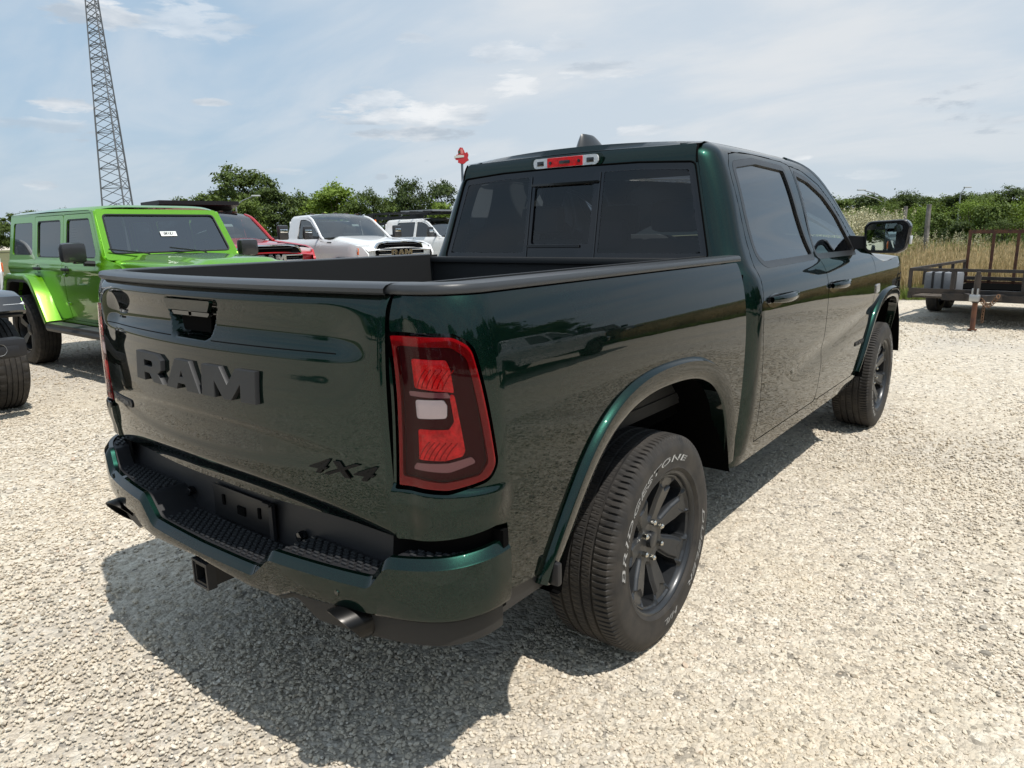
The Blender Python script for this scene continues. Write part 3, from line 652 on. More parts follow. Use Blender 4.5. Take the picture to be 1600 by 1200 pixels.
# lamp outline lives in unrolled coordinates, see below
YC, RC = -.925, .15; ARC = RC*math.pi/2
def lampz(s):        # lower and upper edge of the lamp against s
    return np.interp(s, [-.31, -.10, -.03], [.908, .925, .965]), np.interp(s, [-.31, -.12, -.07, -.045], [1.300, 1.296, 1.275, 1.235])
LAMP_S = rounded([(-.290, .915), (-.290, 1.298), (-.120, 1.298), (-.078, 1.272), (-.028, .975), (-.050, .938), (-.15, .915)], [.004, .004, .05, .05, .05, .05, .06], 6)
def bed_map(s, z):
    s = np.asarray(s, float); z = np.asarray(z, float)
    th = np.clip(-s/RC, 0, math.pi/2); rem = np.maximum(0, -s-ARC)
    y0 = YC+np.maximum(s, 0); bx = bx_bed(z)
    x = bx - RC*(1-np.cos(th)) - rem
    y = y0 - RC*np.sin(th) - .020*sstep(0, .08, rem)
    back = sstep(0, math.pi/2, th)
    y = y + back*((1.36-z)*-.020 + .045*np.maximum(0, z-1.33)**1.5*30*.5)
    disp = 0*z
    # lamp pocket and the ledge under it
    led = np.exp(-((z-.905)/.020)**2)*(z < .93)*sstep(.10, -.02, s)
    disp = disp + .011*(1-sstep(.905, .925, z))*(sstep(.80, .88, z))*sstep(.03, -.05, s)
    nx, ny = np.cos(th), -np.sin(th)
    return np.stack([x+disp*nx, y+disp*ny, z+0*s], -1)
def bed_bottom(s): return np.interp(s, [-.32, -.236, -.10, -.03, .012, .022, .03, .6, 2], [.775, .780, .800, .812, .806, .74, .60, .545, .545])
def bed_sdf(P, s, z):
    Y = YC+s
    g = np.maximum(z-1.384, np.where(s < -ARC, .782-P[..., 0], -1))
    g = np.maximum(g, (bed_bottom(s)-z)*np.where((s > .0) & (s < .04), .35, 1.0)); g = np.maximum(g, Y-(.690-.03*(z-.9)))
    g = np.maximum(g, -(sd_poly(s, z, LAMP_S)-.0025))
    return np.maximum(g, -sd_poly(Y, z, OPL_R))
Us = np.unique(np.r_[np.linspace(-.30, .03, 70), np.linspace(.03, .22, 20), np.linspace(.22, 1.64, 200)])
Vs = np.unique(np.r_[np.linspace(.50, .78, 30), np.linspace(.78, 1.08, 56), np.linspace(1.08, 1.40, 46)])
bedside = clip_grid(bed_map, Us, Vs, bed_sdf, .045, 'bedside')
both('bed_side', bedside, PAINT, TP)
# black lower trim strips behind and ahead of the wheel, following the body
def strip_map(s, z): P = bed_map(s, z); P[..., 0] -= .012; return P
def strip_sdf(P, s, z): return np.maximum(np.maximum(z-.600, .525-z + .0*s), np.maximum(np.maximum(.028-s, s-.42), -sd_poly(YC+s, z, OPL_R)))
both('lower_trim', clip_grid(strip_map, np.linspace(0, .42, 40), np.linspace(.50, .62, 12), strip_sdf, .03), BLACK, TP)
# ---- rear light
def lamp_in(off):
    def f(s, z): P = bed_map(s, z); base = bed_map(s, z)
    return f
def raw_bed(s, z, off):
    s = np.asarray(s, float); z = np.asarray(z, float); th = np.clip(-s/RC, 0, math.pi/2); rem = np.maximum(0, -s-ARC)
    y0 = YC+np.maximum(s, 0); x = bx_bed(z)-RC*(1-np.cos(th))-rem; y = y0-RC*np.sin(th)-.020*sstep(0, .08, rem)
    y = y + sstep(0, math.pi/2, th)*((1.36-z)*-.020)
    return np.stack([x+off*np.cos(th), y-off*np.sin(th), z+0*s], -1)
def lamp_piece(name, poly, off, mat, parent, ns=46, nz=60, flange=.012, bulge=.0, inset=0.0):
    poly = np.array(poly); a, b = poly.min(0)-.002, poly.max(0)+.002
    def mp(s, z):
        o = off
        if bulge: o = off + bulge*sstep(0, .012, -sd_poly(s, z, poly))
        return raw_bed(s, z, o)
    me = clip_grid(mp, np.linspace(a[0], b[0], ns), np.linspace(a[1], b[1], nz), lambda P, s, z: sd_poly(s, z, poly)+inset, flange, name)
    r_ = link(name, me, mat, parent[0]); l_ = link(name, mirror_mesh(me), None, parent[1]); return r_, l_
REDL = principled('red_lamp_lens', (.24, .002, .005), .25, coat=.2, coat_rough=.02, spec=.1)
REDD = principled('dark_red_lamp_housing', (.050, .004, .006), .4, coat=0.0, spec=.05)
REDB = principled('bright_red_reflector', (.98, .010, .014), .25, coat=.3, spec=.2, bump=.5, bscale=110, bdist=.004, var=.35, vscale=60)
MAUVE = principled('mauve_lamp_fin', (.22, .07, .09), .22, coat=.8)
CLRW = principled('clear_reverse_lens', (.85, .83, .83), .2, coat=.3, bump=.4, bscale=90, bdist=.003)
lr = link('rear_light', None, None, TP); ll = link('rear_light', None, None, TP)
LP = (lr, ll)
lamp_piece('lamp_backing', LAMP_S, -.036, GLOSSB, LP, flange=.02, inset=-.008)  # black backing added behind the lamp so the gap round it reads dark
def rim_sdf_piece():
    poly = np.array(LAMP_S); a_, b_b = poly.min(0)-.002, poly.max(0)+.002
    inner_ = rounded([(-.274, .945), (-.274, 1.268), (-.130, 1.268), (-.098, 1.243), (-.056, .985), (-.076, .956), (-.16, .940)], [.01, .012, .03, .03, .02, .02, .03], 5)
    me = clip_grid(lambda s, z: raw_bed(s, z, .0015), np.linspace(a_[0], b_b[0], 60), np.linspace(a_[1], b_b[1], 80), lambda P, s, z: np.maximum(sd_poly(s, z, poly)+.007, -sd_poly(s, z, inner_)), .026, 'lens_rim')
    link('lens_rim', me, REDL, lr); link('lens_rim', mirror_mesh(me), None, ll)
rim_sdf_piece()
REDG = glass('red_tinted_lens', (1.0, .90, .90), ior=1.26)
lamp_piece('outer_lens', LAMP_S, .0045, REDG, LP, inset=.008, flange=.0)
inner = rounded([(-.268, .955), (-.268, 1.262), (-.135, 1.262), (-.105, 1.24), (-.066, .985), (-.085, .962), (-.16, .948)], [.01, .012, .03, .03, .02, .02, .03], 5)
inner = rounded([(-.274, .945), (-.274, 1.268), (-.130, 1.268), (-.098, 1.243), (-.056, .985), (-.076, .956), (-.16, .940)], [.01, .012, .03, .03, .02, .02, .03], 5)
lamp_piece('lamp_housing', inner, -.0080, REDD, LP, flange=.002)
def ramp_poly(p, r=.008): return rounded(p, r, 4)
# two red reflector blocks bridged on the outer side, the clear reverse block between them
lamp_piece('brake_reflector', ramp_poly([(-.240, 1.168), (-.242, 1.238), (-.146, 1.238), (-.139, 1.218), (-.134, 1.160), (-.145, 1.163)]), -.0040, REDB, LP, 30, 30, .004, bulge=.002)
lamp_piece('brake_reflector', ramp_poly([(-.232, .992), (-.234, 1.068), (-.150, 1.072), (-.137, 1.092), (-.146, 1.157), (-.134, 1.157), (-.112, 1.02), (-.118, 1.006), (-.16, .995)], .006), -.0040, REDB, LP, 34, 44, .004, bulge=.002)
lamp_piece('reverse_lens', ramp_poly([(-.236, 1.094), (-.239, 1.140), (-.160, 1.144), (-.152, 1.130), (-.154, 1.100)]), -.0030, CLRW, LP, 26, 16, .004, bulge=.002)
lamp_piece('lamp_fin', ramp_poly([(-.252, 1.148), (-.256, 1.160), (-.150, 1.162), (-.140, 1.150), (-.146, 1.149)], .003), -.0020, MAUVE, LP, 24, 6, .008)
lamp_piece('lamp_fin', ramp_poly([(-.250, .966), (-.240, .983), (-.150, .990), (-.098, 1.004), (-.086, .988), (-.15, .966)], .004), -.0020, MAUVE, LP, 30, 10, .008)
# thin curved ribs inside the reflectors
rb = MB()
for k in range(6):
    for z0 in (1.170, .995):
        s0 = -.230+k*.014
        rb.tube([tuple(raw_bed(s0+t*.016+.014*t*t, z0+t*.045, -.0012)) for t in np.linspace(0, 1, 5)], .0013, 5)
RIBM = principled('red_rib', (.50, .006, .010), .2, coat=.5)
me = rb.mesh(); link('lens_rib', me, RIBM, lr)['kind'] = 'stuff'; link('lens_rib', mirror_mesh(me), None, ll)['kind'] = 'stuff'

# black sheet added to keep the gap over the bumper corner dark
b_ = MB(); ss_ = np.linspace(-.33, .03, 30); b_.grid(np.stack([raw_bed(ss_, np.full(30, z), -.030) for z in (.66, .74, .85)], 1)); both('corner_shade_sheet', b_.mesh(), SEAM, TP)
# ---- rail cap along the bed side (wraps the rear corner)
def cap_path(inset, z):
    ss = np.r_[np.linspace(-.285, 0, 26), np.linspace(.03, 1.645, 40)]
    P = raw_bed(ss, np.full(ss.shape, 1.385), -inset); P[:, 2] = z; return P
prof = [(.006, 1.3865), (.0, 1.389), (-.0015, 1.394), (-.0005, 1.403), (.004, 1.4095), (.012, 1.412), (.045, 1.4135), (.076, 1.412), (.082, 1.409), (.084, 1.400), (.084, 1.340)]
G = np.stack([cap_path(a, z) for a, z in prof], 1)
b_ = MB(); b_.grid(G); both('rail_cap', b_.mesh(ang=35), RAILM, TP)
# ---- tailgate
def bow(x): return .090*(1-np.clip(np.abs(x)/.80, 0, 1)**2)
tg_prof = spline([.70, .80, .90, 1.00, 1.06, 1.10, 1.15, 1.20, 1.225, 1.245, 1.30, 1.345, 1.37, 1.392], [.004, .012, .020, .0255, .0265, .0258, .0220, .0168, .0140, .0065, .001, .009, .008, -.012])
tg_flat = spline([.70, .80, .95, 1.10, 1.25, 1.33, 1.37, 1.392], [.004, .012, .021, .026, .024, .018, .006, -.012])
HND = rounded([(-.150, 1.352), (.150, 1.352), (.108, 1.246), (.085, 1.236), (-.085, 1.236), (-.108, 1.246)], [.012, .012, .01, .012, .012, .01], 4)
def tg_y(x, z):
    x = np.asarray(x, float); z = np.asarray(z, float)
    w = 1-sstep(.58, .76, np.abs(x))
    d = tg_prof(z)*w + tg_flat(z)*(1-w)
    ln = .878-.085*np.abs(x/.76)**2.6; d = d - .034*sstep(0, .075, ln-z)
    # long shallow lens shaped hollow low on the gate
    e = ((x/.62)**2 + ((z-.965)/.055)**2); d = d - .005*(1-sstep(.5, 1.25, e))
    d = d - .012*sstep(.74, .78, np.abs(x))*0
    edge = np.minimum.reduce([.782-np.abs(x)]); d = d - .010*(1-sstep(0, .016, edge))
    dh = sd_poly(x, z, HND); d = d - .030*(1-sstep(-.012, .004, dh))
    return -1.078 - bow(x)*(1-.12*sstep(1.2, 1.39, z)) - d
def tg_map(x, z): return np.stack([x+0*z, tg_y(x, z), z+0*x], -1)
tg = clip_grid(tg_map, np.unique(np.r_[np.linspace(-.776, -.17, 70), np.linspace(-.17, .17, 60), np.linspace(.17, .776, 70)]),
               np.unique(np.r_[np.linspace(.735, 1.2, 80), np.linspace(1.2, 1.39, 60)]),
               lambda P, x, z: np.maximum(np.maximum(np.abs(x)-.776, z-1.387), .775-z + .012*(1-np.abs(x)/.776)), .05, 'tailgate')
gate = link('tailgate', tg, PAINT, TP)
# cap along the gate's top edge
xs = np.linspace(-.776, .776, 50)
capP = []
for dy, z in [(.012, 1.384), (-.006, 1.3865), (-.013, 1.392), (-.013, 1.402), (-.004, 1.409), (.012, 1.413), (.060, 1.413), (.074, 1.405), (.074, 1.30)]:
    capP.append(np.stack([xs, -1.078-bow(xs)*.88+dy, np.full(xs.shape, z)], 1))
b_ = MB(); b_.grid(np.stack(capP, 1)); b_.build('gate_cap', RAILM, gate, ang=50)
# inner face of the gate
b_ = MB(); b_.box((0, -1.045, 1.10), (1.53, .02, .60)); b_.build('gate_inner_panel', BLACK, gate)
# handle set in its pocket
hy = float(tg_y(0, 1.30))
b_ = MB()
yb = -1.175
b_.prism(rounded([(-.136, 1.350), (.136, 1.350), (.116, 1.318), (-.116, 1.318)], .006, 3), -.012, (0, yb+.010, 0)); b_.build('handle_bar', PAINT, gate, ang=30)
b_ = MB(); b_.prism(rounded([(-.086, 1.300), (.086, 1.300), (.078, 1.254), (-.078, 1.254)], .008, 3), -.004, (0, yb+.030, 0)); b_.build('latch_pocket', SEAM, gate)
b_ = MB(); b_.prism(rounded([(-.112, 1.314), (.112, 1.314), (.098, 1.302), (-.098, 1.302)], .003, 2), -.014, (0, yb+.022, 0)); b_.build('grip', GLOSSB, gate)
b_ = MB(); b_.lathe([(-.004, .0), (-.004, .009), (.006, .009)], 16, 'y', (.0, yb+.012, 1.309)); b_.build('lock_cylinder', GLOSSB, gate)
# groove lines across the gate
b_ = MB()
for x0, x1 in ((-.70, -.118), (.118, .62)):
    xx = np.linspace(x0, x1, 24); b_.tube([(x, float(tg_y(x, 1.237))-.0005, 1.237) for x in xx], .0016, 6)
b_.build('gate_crease', SEAM, gate)
# letters: scaled to the gate and wrapped on its curved face
def on_gate(me, x0, x1, z0, z1, w, h, thick):
    def f(a):
        X = x0+(x1-x0)*a[:, 0]/w; Z = z0+(z1-z0)*a[:, 1]/h
        return np.stack([X, tg_y(X, Z)-thick*.5-.0005-a[:, 2], Z], 1)
    return warp(me, f)
LETM = principled('satin_black_letter', (.022, .023, .025), .52)
# split the word in its letters, each a part
def ram_letters(parent, mat, place):
    groups = [RAM_LOOPS[0:2], RAM_LOOPS[2:4], RAM_LOOPS[4:5]]
    return [link('letter', place(loops_mesh([[(x, y*1.0) for x, y in L] for L in g], .10, .014)), mat, parent) for g in groups]
def place_gate(me):
    def f(a):
        X = -.344+.688*a[:, 0]/8.3; Z = 1.082+.088*a[:, 1]; return np.stack([X, tg_y(X, Z)-.006-a[:, 2]*.075, Z], 1)
    me = warp(me, f)
    return finish(me, True, 30)
ram_letters(gate, LETM, place_gate)
# badges
def gate_text(s, x, z, size, ex, mat, name, shear=0.0, offset=0.0, sp=1.0):
    me = text_mesh(s, size, ex, .0005, shear=shear, offset=offset, spacing=sp)
    def f(a): X = x+a[:, 0]; Z = z+a[:, 1]; return np.stack([X, tg_y(X, Z)-.0045-a[:, 2], Z], 1)
    return link(name, warp(me, f), mat, gate)
me = text_mesh('4X4', .056, .0025, 0, shear=.42, offset=.0012, spacing=1.10)
wd = [v.co.x for v in me.vertices]; kx = .225/(max(wd)-min(wd))
def f(a): X = .612+a[:, 0]*kx; Z = .936+a[:, 1]; return np.stack([X, tg_y(X, Z)-.0045-a[:, 2], Z], 1)
link('letter_badge', warp(me, f), principled('satin_black_badge', (.006, .006, .006), .55, spec=.2), gate)
b_ = MB(); b_.add([], [])
bp = rounded([(-.722, .948), (-.722, .972), (-.508, .972), (-.500, .960), (-.508, .945)], .003, 2)
def bmap(x, z): P = tg_map(x, z); P[..., 1] -= .004; return P
bd = link('name_badge', clip_grid(bmap, np.linspace(-.73, -.495, 40), np.linspace(.94, .976, 10), lambda P, x, z: sd_poly(x, z, bp), .006), LETM, gate)
me = text_mesh('BIG HORN', .021, .0012, 0, offset=.0006, spacing=1.1)
def f(a): X = -.612+a[:, 0]*1.5; Z = .9585+a[:, 1]; return np.stack([X, tg_y(X, Z)-.0055-a[:, 2], Z], 1)
link('badge_lettering', warp(me, f), principled('grey_badge_print', (.12, .12, .125), .4), bd)
# black filler below the gate
b_ = MB(); b_.box((0, -1.020, .76), (1.60, .035, .08)); b_.build('gate_sill', SEAM, TP)

# ---- bed interior
b_ = MB()
for s_ in (1, -1):
    b_.box((s_*.795, -.18, 1.11), (.02, 1.76, .60)); b_.box((s_*.84, -.18, 1.395), (.10, 1.72, .012))
    b_.box((s_*.66, .0, .94), (.26, .82, .22), bev=.04)
b_.box((0, -.18, .845), (1.62, 1.78, .03)); b_.box((0, .68, 1.11), (1.62, .025, .56)); b_.box((0, .675, 1.385), (1.66, .07, .03), bev=.008)
for k in range(11): b_.box((-.6+k*.12, -.18, .866), (.05, 1.76, .012))
b_.build('bed_liner', principled('black_bed_liner', (.016, .017, .018), .6, bump=.3, bscale=400, bdist=.001), TP)

# ---- cab
CY, CR = .905, .122; CARC = CR*math.pi/2
def cab_back(z): return .765 + np.maximum(0, z-1.38)*.166 + np.maximum(0, z-1.84)**2*6.0
def cab_map(s, z):
    s = np.asarray(s, float); z = np.asarray(z, float); th = np.clip(-s/CR, 0, math.pi/2); rem = np.maximum(0, -s-CARC)
    bx = cabx(z); yb = cab_back(z); yc = yb+CR
    k = np.clip((2.9-s)/2.9, 0, 1)            # slope of the rear plane dies away along the side
    y = np.where(s > 0, CY+s+(yc-CY)*k*np.exp(-np.maximum(s, 0)*3.0), yc - CR*np.sin(th))
    x = bx - CR*(1-np.cos(th)) - rem
    y = y - .012*(1-np.exp(-rem*4))
    Y = y
    disp = 0*z
    # a rising fold low on the doors
    zc = .80+.085*(Y-1.4); disp = disp - .010*np.exp(-((z-zc)/.055)**2)*sstep(1.2, 2.0, Y)*(1-sstep(3.0, 3.3, Y))
    # front corner pulls in
    disp2 = -.24*sstep(WB+.10, WB+1.05, Y)**2
    return np.stack([x+disp*np.cos(th)+disp2, y-disp*np.sin(th), z+0*s], -1)
def roof_z(y): return ROOFZ(np.clip(y, .8, 4.8))
ROOFZ = spline([.80, 1.083, 1.455, 1.897, 2.20, 2.446, 2.635, 2.796, 2.906, 3.1, 3.8, 4.5, 4.8], [1.905, 1.912, 1.914, 1.905, 1.872, 1.790, 1.665, 1.548, 1.470, 1.352, 1.285, 1.215, 1.12])
SEAM_TOP = [(.985, 1.800), (1.045, 1.855), (1.15, 1.868), (1.388, 1.876), (1.804, 1.866), (2.10, 1.832), (2.34, 1.764), (2.53, 1.66), (2.69, 1.545), (2.82, 1.43), (2.88, 1.36)]
D1 = [(.958, .545), (.965, .60), (.958, .75), (.925, .95), (.895, 1.08), (.892, 1.20), (.920, 1.31), (.950, 1.42), (.962, 1.60), (.968, 1.74)]
rear_door = rounded(D1 + SEAM_TOP[:5] + [(1.902, 1.852), (1.905, 1.5), (1.930, 1.36), (1.925, .95), (1.955, .545)], [.02]+[0]*9+[.03, .03, 0, 0, 0, 0, .02, .05, .03, .03], 4)
front_door = rounded([(1.963, .545), (1.933, .95), (1.938, 1.36), (1.913, 1.5), (1.910, 1.850)] + [(2.10, 1.832), (2.34, 1.764), (2.53, 1.66), (2.69, 1.545), (2.82, 1.43), (2.92, 1.36), (3.10, 1.338), (3.112, 1.20), (3.085, .95), (3.0, .74), (2.90, .56), (2.86, .545)], [.03, .03, .05, .02, 0]+[0]*6+[.015, 0, 0, 0, 0, .02], 4)
rear_win = rounded([(1.035, 1.40), (1.028, 1.60), (1.052, 1.795), (1.35, 1.828), (1.76, 1.816), (1.782, 1.60), (1.845, 1.378), (1.085, 1.372)], [.05, .2, .04, .2, .01, .2, .01, .05], 5)
front_win = rounded([(1.935, 1.378), (1.955, 1.60), (1.955, 1.800), (2.146, 1.772), (2.37, 1.70), (2.576, 1.585), (2.70, 1.475), (2.765, 1.372)], [.012, .2, .01, .2, .2, .2, .02, .02], 5)
GAP = .0035
def cabP(P): return P[..., 1], P[..., 2]
def cab_shell_sdf(P, s, z):
    Y, Z = cabP(P)
    g = np.maximum(Z-roof_z(Y), .500-Z)
    g = np.maximum(g, -(sd_poly(Y, Z, rear_door)-GAP)*1.0); g = np.maximum(g, -(sd_poly(Y, Z, front_door)-GAP))
    g = np.maximum(g, -sd_poly(Y, Z, OPL_F)); g = np.maximum(g, Y-4.62)
    g = np.maximum(g, np.where(s < -CARC*.9, np.maximum(.800-.272*(Z-1.39)-P[..., 0], -1)*1.0, -1))
    back_top = np.where(s < -CARC*.5, Z-(1.888), -1)
    g = np.maximum(g, np.where((Y > 2.93) & (Z > ROOFZ(Y)), 1, -1)*.001)
    return g
SU = np.unique(np.r_[np.linspace(-.40, 0, 50), np.linspace(0, .16, 20), np.linspace(.16, 2.0, 60), np.linspace(2.0, 3.75, 150)])
SV = np.unique(np.r_[np.linspace(.49, 1.28, 84), np.linspace(1.28, 1.42, 26), np.linspace(1.42, 1.918, 56)])
cab_side = clip_grid(cab_map, SU, SV, cab_shell_sdf, .03, 'cab_side')
both('cab_side', cab_side, PAINT, TP)
# doors: painted skins with frames, glass, handles
BELT = principled('gloss_black_belt_trim', (.012, .012, .013), .25, coat=.4)
FRAMEM = principled('window_frame_satin_black', (.022, .023, .025), .35)
def door(name, poly, win, uu):
    rv = link(name, None, None, TP); lv = link(name, None, None, TP)
    def sdf(P, s, z): Y, Z = cabP(P); return np.maximum(sd_poly(Y, Z, poly), -(sd_poly(Y, Z, win)-.030))
    me = clip_grid(cab_map, uu, np.unique(np.r_[np.linspace(.54, 1.28, 76), np.linspace(1.28, 1.42, 26), np.linspace(1.42, 1.89, 52)]), sdf, .03, name)
    link('door_skin', me, PAINT, rv); link('door_skin', mirror_mesh(me), None, lv)
    def fsd(P, s, z): Y, Z = cabP(P); d = sd_poly(Y, Z, win); return np.maximum(d-.0295, -d)
    def fmap(s, z): P = cab_map(s, z); P[..., 0] += .001; return P
    fm = clip_grid(fmap, np.linspace(uu[0], uu[-1], 90), np.linspace(1.32, 1.88, 60), fsd, .018, 'frame')
    link('window_frame', fm, FRAMEM, rv); link('window_frame', mirror_mesh(fm), None, lv)
    return rv, lv
def pane(name, win, uu, mat, par):
    def gmap(s, z): P = cab_map(s, z); P[..., 0] -= .010; return P
    gm = clip_grid(gmap, np.linspace(uu[0], uu[-1], 40), np.linspace(1.34, 1.85, 26), lambda P, s, z: sd_poly(P[..., 1], P[..., 2], win)-.004, 0, 'pane')
    link('side_window', gm, mat, par[0]); link('side_window', mirror_mesh(gm), None, par[1])
u1 = np.unique(np.r_[np.linspace(-.06, .16, 24), np.linspace(.16, 1.06, 60)]); u2 = np.linspace(.97, 2.24, 110)
rd = door('rear_door', rear_door, rear_win, u1); pane('rear', rear_win, u1, PRIVS, rd)
fd = door('front_door', front_door, front_win, u2); pane('front', front_win, u2, CLEARG, fd)
# division bar on the rear window frame
for par, y0, z0 in ((rd, .93, 1.207), (fd, 1.935, 1.199)):
    def hx(y, z): return float(cabx(z))
    sc_ = MB()
    # scooped cup behind the grip
    gy = y0+.19; me_pts = []
    for i in range(13):
        t = i/12; a = math.pi*t
        me_pts.append(i)
    hb = MB(); n = 16; rows = []
    for i in range(n+1):
        t = i/n; y = y0+.05+.345*t; w = .0215*math.sin(math.pi*min(1, max(0, .12+.80*t)))**.45
        off = .008+.034*math.sin(math.pi*t)**.6; x = hx(y, z0)+off
        ring = []
        for k in range(10):
            q = 2*math.pi*k/10; ring.append((x+.011*math.cos(q), y, z0+w*math.sin(q)+.004*t))
        rows.append(ring+[ring[0]])
    hb.grid(rows); me = hb.mesh(ang=60); link('door_handle', me, PAINT, par[0]); link('door_handle', mirror_mesh(me), None, par[1])
    cb = MB(); pl = [(y0+.12+.115*math.cos(a), z0-.008+.033*math.sin(a)) for a in np.linspace(0, 2*math.pi, 24, endpoint=False)]
    cb.add([(hx(y, z)+.0012, y, z) for y, z in pl], [tuple(range(24))]); me = cb.mesh(smooth=False); link('handle_cup', me, GLOSSB, par[0]); link('handle_cup', mirror_mesh(me), None, par[1])
# body jamb (dark) behind door gaps and seams
def jamb_map(s, z): P = cab_map(s, z); P[..., 0] -= .035; return P
def jamb_sdf(P, s, z):
    Y, Z = cabP(P); a = sd_poly(Y, Z, rear_win)-.012; b = sd_poly(Y, Z, front_win)-.012
    return np.maximum.reduce([-a, -b, Z-ROOFZ(Y)+.035, .53-Z, Y-3.12, -sd_poly(Y, Z, OPL_F)+.02])
both('door_jamb', clip_grid(jamb_map, np.linspace(-.05, 2.4, 90), np.linspace(.5, 1.88, 70), jamb_sdf, 0), SEAM, TP)
# rocker
both('rocker_panel', clip_grid(lambda s, z: cab_map(s, z)-np.stack([.010+0*s+0*z, 0*s+0*z, 0*s+0*z], -1), np.linspace(-.1, 2.3, 60), np.linspace(.445, .502, 6),
     lambda P, s, z: np.maximum(-sd_poly(P[..., 1], z, OPL_F), .745-P[..., 1]), .10), PAINT, TP)
# body coloured wheel flares, swept round each opening
def flare_sweep(pts, surf, name='wheel_flare'):
    P = np.array(pts); P = P[(P[:, 1] > .515)]; T_ = np.gradient(P, axis=0); T_ /= np.linalg.norm(T_, axis=1)[:, None]; N_ = np.stack([-T_[:, 1], T_[:, 0]], 1)
    c = np.array([P[:, 0].mean(), .5]); N_ *= np.where(((P-c)*N_).sum(1) < 0, -1, 1)[:, None]
    rows = []
    for d, off in ((.012, -.07), (-.002, -.05), (-.004, .006), (-.001, .010), (.005, .013), (.030, .018), (.060, .022), (.0645, .0218), (.0670, .0200), (.0735, .008), (.0770, .002), (.080, -.010)):
        q = P+N_*d; X, Y_ = surf(q[:, 0], q[:, 1]); rows.append(np.stack([X+off, Y_, q[:, 1]], 1))
    mb = MB(); G = np.stack(rows, 1); mb.grid(G); mb.add(G[0], [tuple(range(len(rows)))]); mb.add(G[-1], [tuple(range(len(rows)))])
    return both(name, mb.mesh(ang=28), PAINT, TP)
flare_sweep(OP_R, lambda y, z: (bx_bed(z), y)); flare_sweep(OP_F, lambda y, z: (cabx(z)-.012*sstep(WB-.1, WB+.4, y)-.24*sstep(WB+.10, WB+1.05, y)**2, y))
# filler between bed and cab
b_ = MB()
for s_ in (1, -1): b_.box((s_*.90, .72, .93), (.10, .08, .80))
b_.box((0, .735, 1.0), (1.74, .05, .72)); b_.build('cab_gap_filler', DARK, TP)
# left-right rear wall of the cab, with glass
def back_y(x, z):
    z = np.asarray(z, float); rem = np.maximum(0, cabx(z)-CR-np.abs(x)); return cab_back(z) - .012*(1-np.exp(-rem*4)) + .0008
def back_map(x, z): return np.stack([x+0*z, back_y(x, z), z+0*x], -1)
def gw(z): return .786-.268*(z-1.39)
BG = rounded([(-.786, 1.388), (-.676, 1.812), (-.40, 1.828), (0, 1.832), (.40, 1.828), (.676, 1.812), (.786, 1.388)], [.03, .035, 0, 0, 0, .035, .03], 5)
def hdr_top(x): return 1.898+.006*np.cos(np.clip(np.abs(x)/.69, 0, 1)*math.pi/2)-.004*np.abs(x)
def hdr_sdf(P, x, z):
    w = .808-.268*(z-1.39); g = np.maximum(np.abs(x)-w, 1.34-z); g = np.maximum(g, -(sd_poly(x, z, BG)-.006)); return np.maximum(g, z-hdr_top(x))
bk = clip_grid(back_map, np.linspace(-.83, .83, 140), np.linspace(1.33, 1.90, 80), hdr_sdf, .02, 'cab_back', flip=False)
link('cab_back', bk, PAINT, TP)
bgl = link('back_window', None, None, TP)
SL = rounded([(-.182, 1.462), (-.182, 1.752), (.170, 1.752), (.170, 1.462)], .012, 3)
FRIT = principled('black_glass_frit', (.006, .006, .008), .06, coat=.3)
def frit_sdf(P, x, z):
    a = sd_poly(x, z, BG); mid = sd_poly(x, z, SL)
    side = np.maximum(a+.030, .225-np.abs(x))     # big side panes
    g = np.maximum(a, -side); g = np.maximum(g, -mid); return g
def gmap(x, z): P = back_map(x, z); P[..., 1] += .004; return P
link('glass_border', clip_grid(gmap, np.linspace(-.80, .80, 150), np.linspace(1.38, 1.84, 60), frit_sdf, .004), FRIT, bgl)
for sg in (-1, 1):
    link('pane', clip_grid(lambda x, z: gmap(x, z)+np.array([0, .002, 0]), np.linspace(-.80, .80, 60), np.linspace(1.38, 1.84, 20), lambda P, x, z, sg=sg: np.maximum(sd_poly(x, z, BG)+.028, .223-x*sg), 0), PRIV, bgl)
link('sliding_pane', clip_grid(lambda x, z: gmap(x, z)+np.array([0, .010, 0]), np.linspace(-.2, .2, 12), np.linspace(1.45, 1.77, 10), lambda P, x, z: sd_poly(x, z, SL)-.004, 0), PRIV, bgl)
b_ = MB()
for x in (-.205, .205): b_.bar((x, back_y(x, 1.40)+.002, 1.395), (x, back_y(x, 1.80)+.002, 1.80), .006, .006)
b_.bar((-.20, back_y(0, 1.758)-.004, 1.757), (.20, back_y(0, 1.758)-.004, 1.757), .010, .010)
b_.build('slider_rail', GLOSSB, bgl)
b_ = MB(); b_.bar((-.20, back_y(0, 1.452)-.004, 1.452), (.12, back_y(0, 1.452)-.004, 1.452), .008, .012); b_.build('slider_rail', RAILM, bgl)
b_ = MB(); loop = rounded([(p[0]*1.006, p[1]+(.004 if p[1] > 1.6 else -.004)) for p in BG], 0)
b_.tube([(x, float(back_y(x, z))+.001, z) for x, z in loop+[loop[0]]], .0045, 6); b_.build('window_gasket', SEAM, bgl)
# roof ditch seams at the back and along the roof
b_ = MB()
for s_ in (1, -1):
    b_.tube([(s_*(.690-.10*(z-1.80)), float(back_y(.69, z))-.001, z) for z in np.linspace(1.812, 1.892, 6)], .0045, 6)
b_.build('roof_ditch', SEAM, TP)
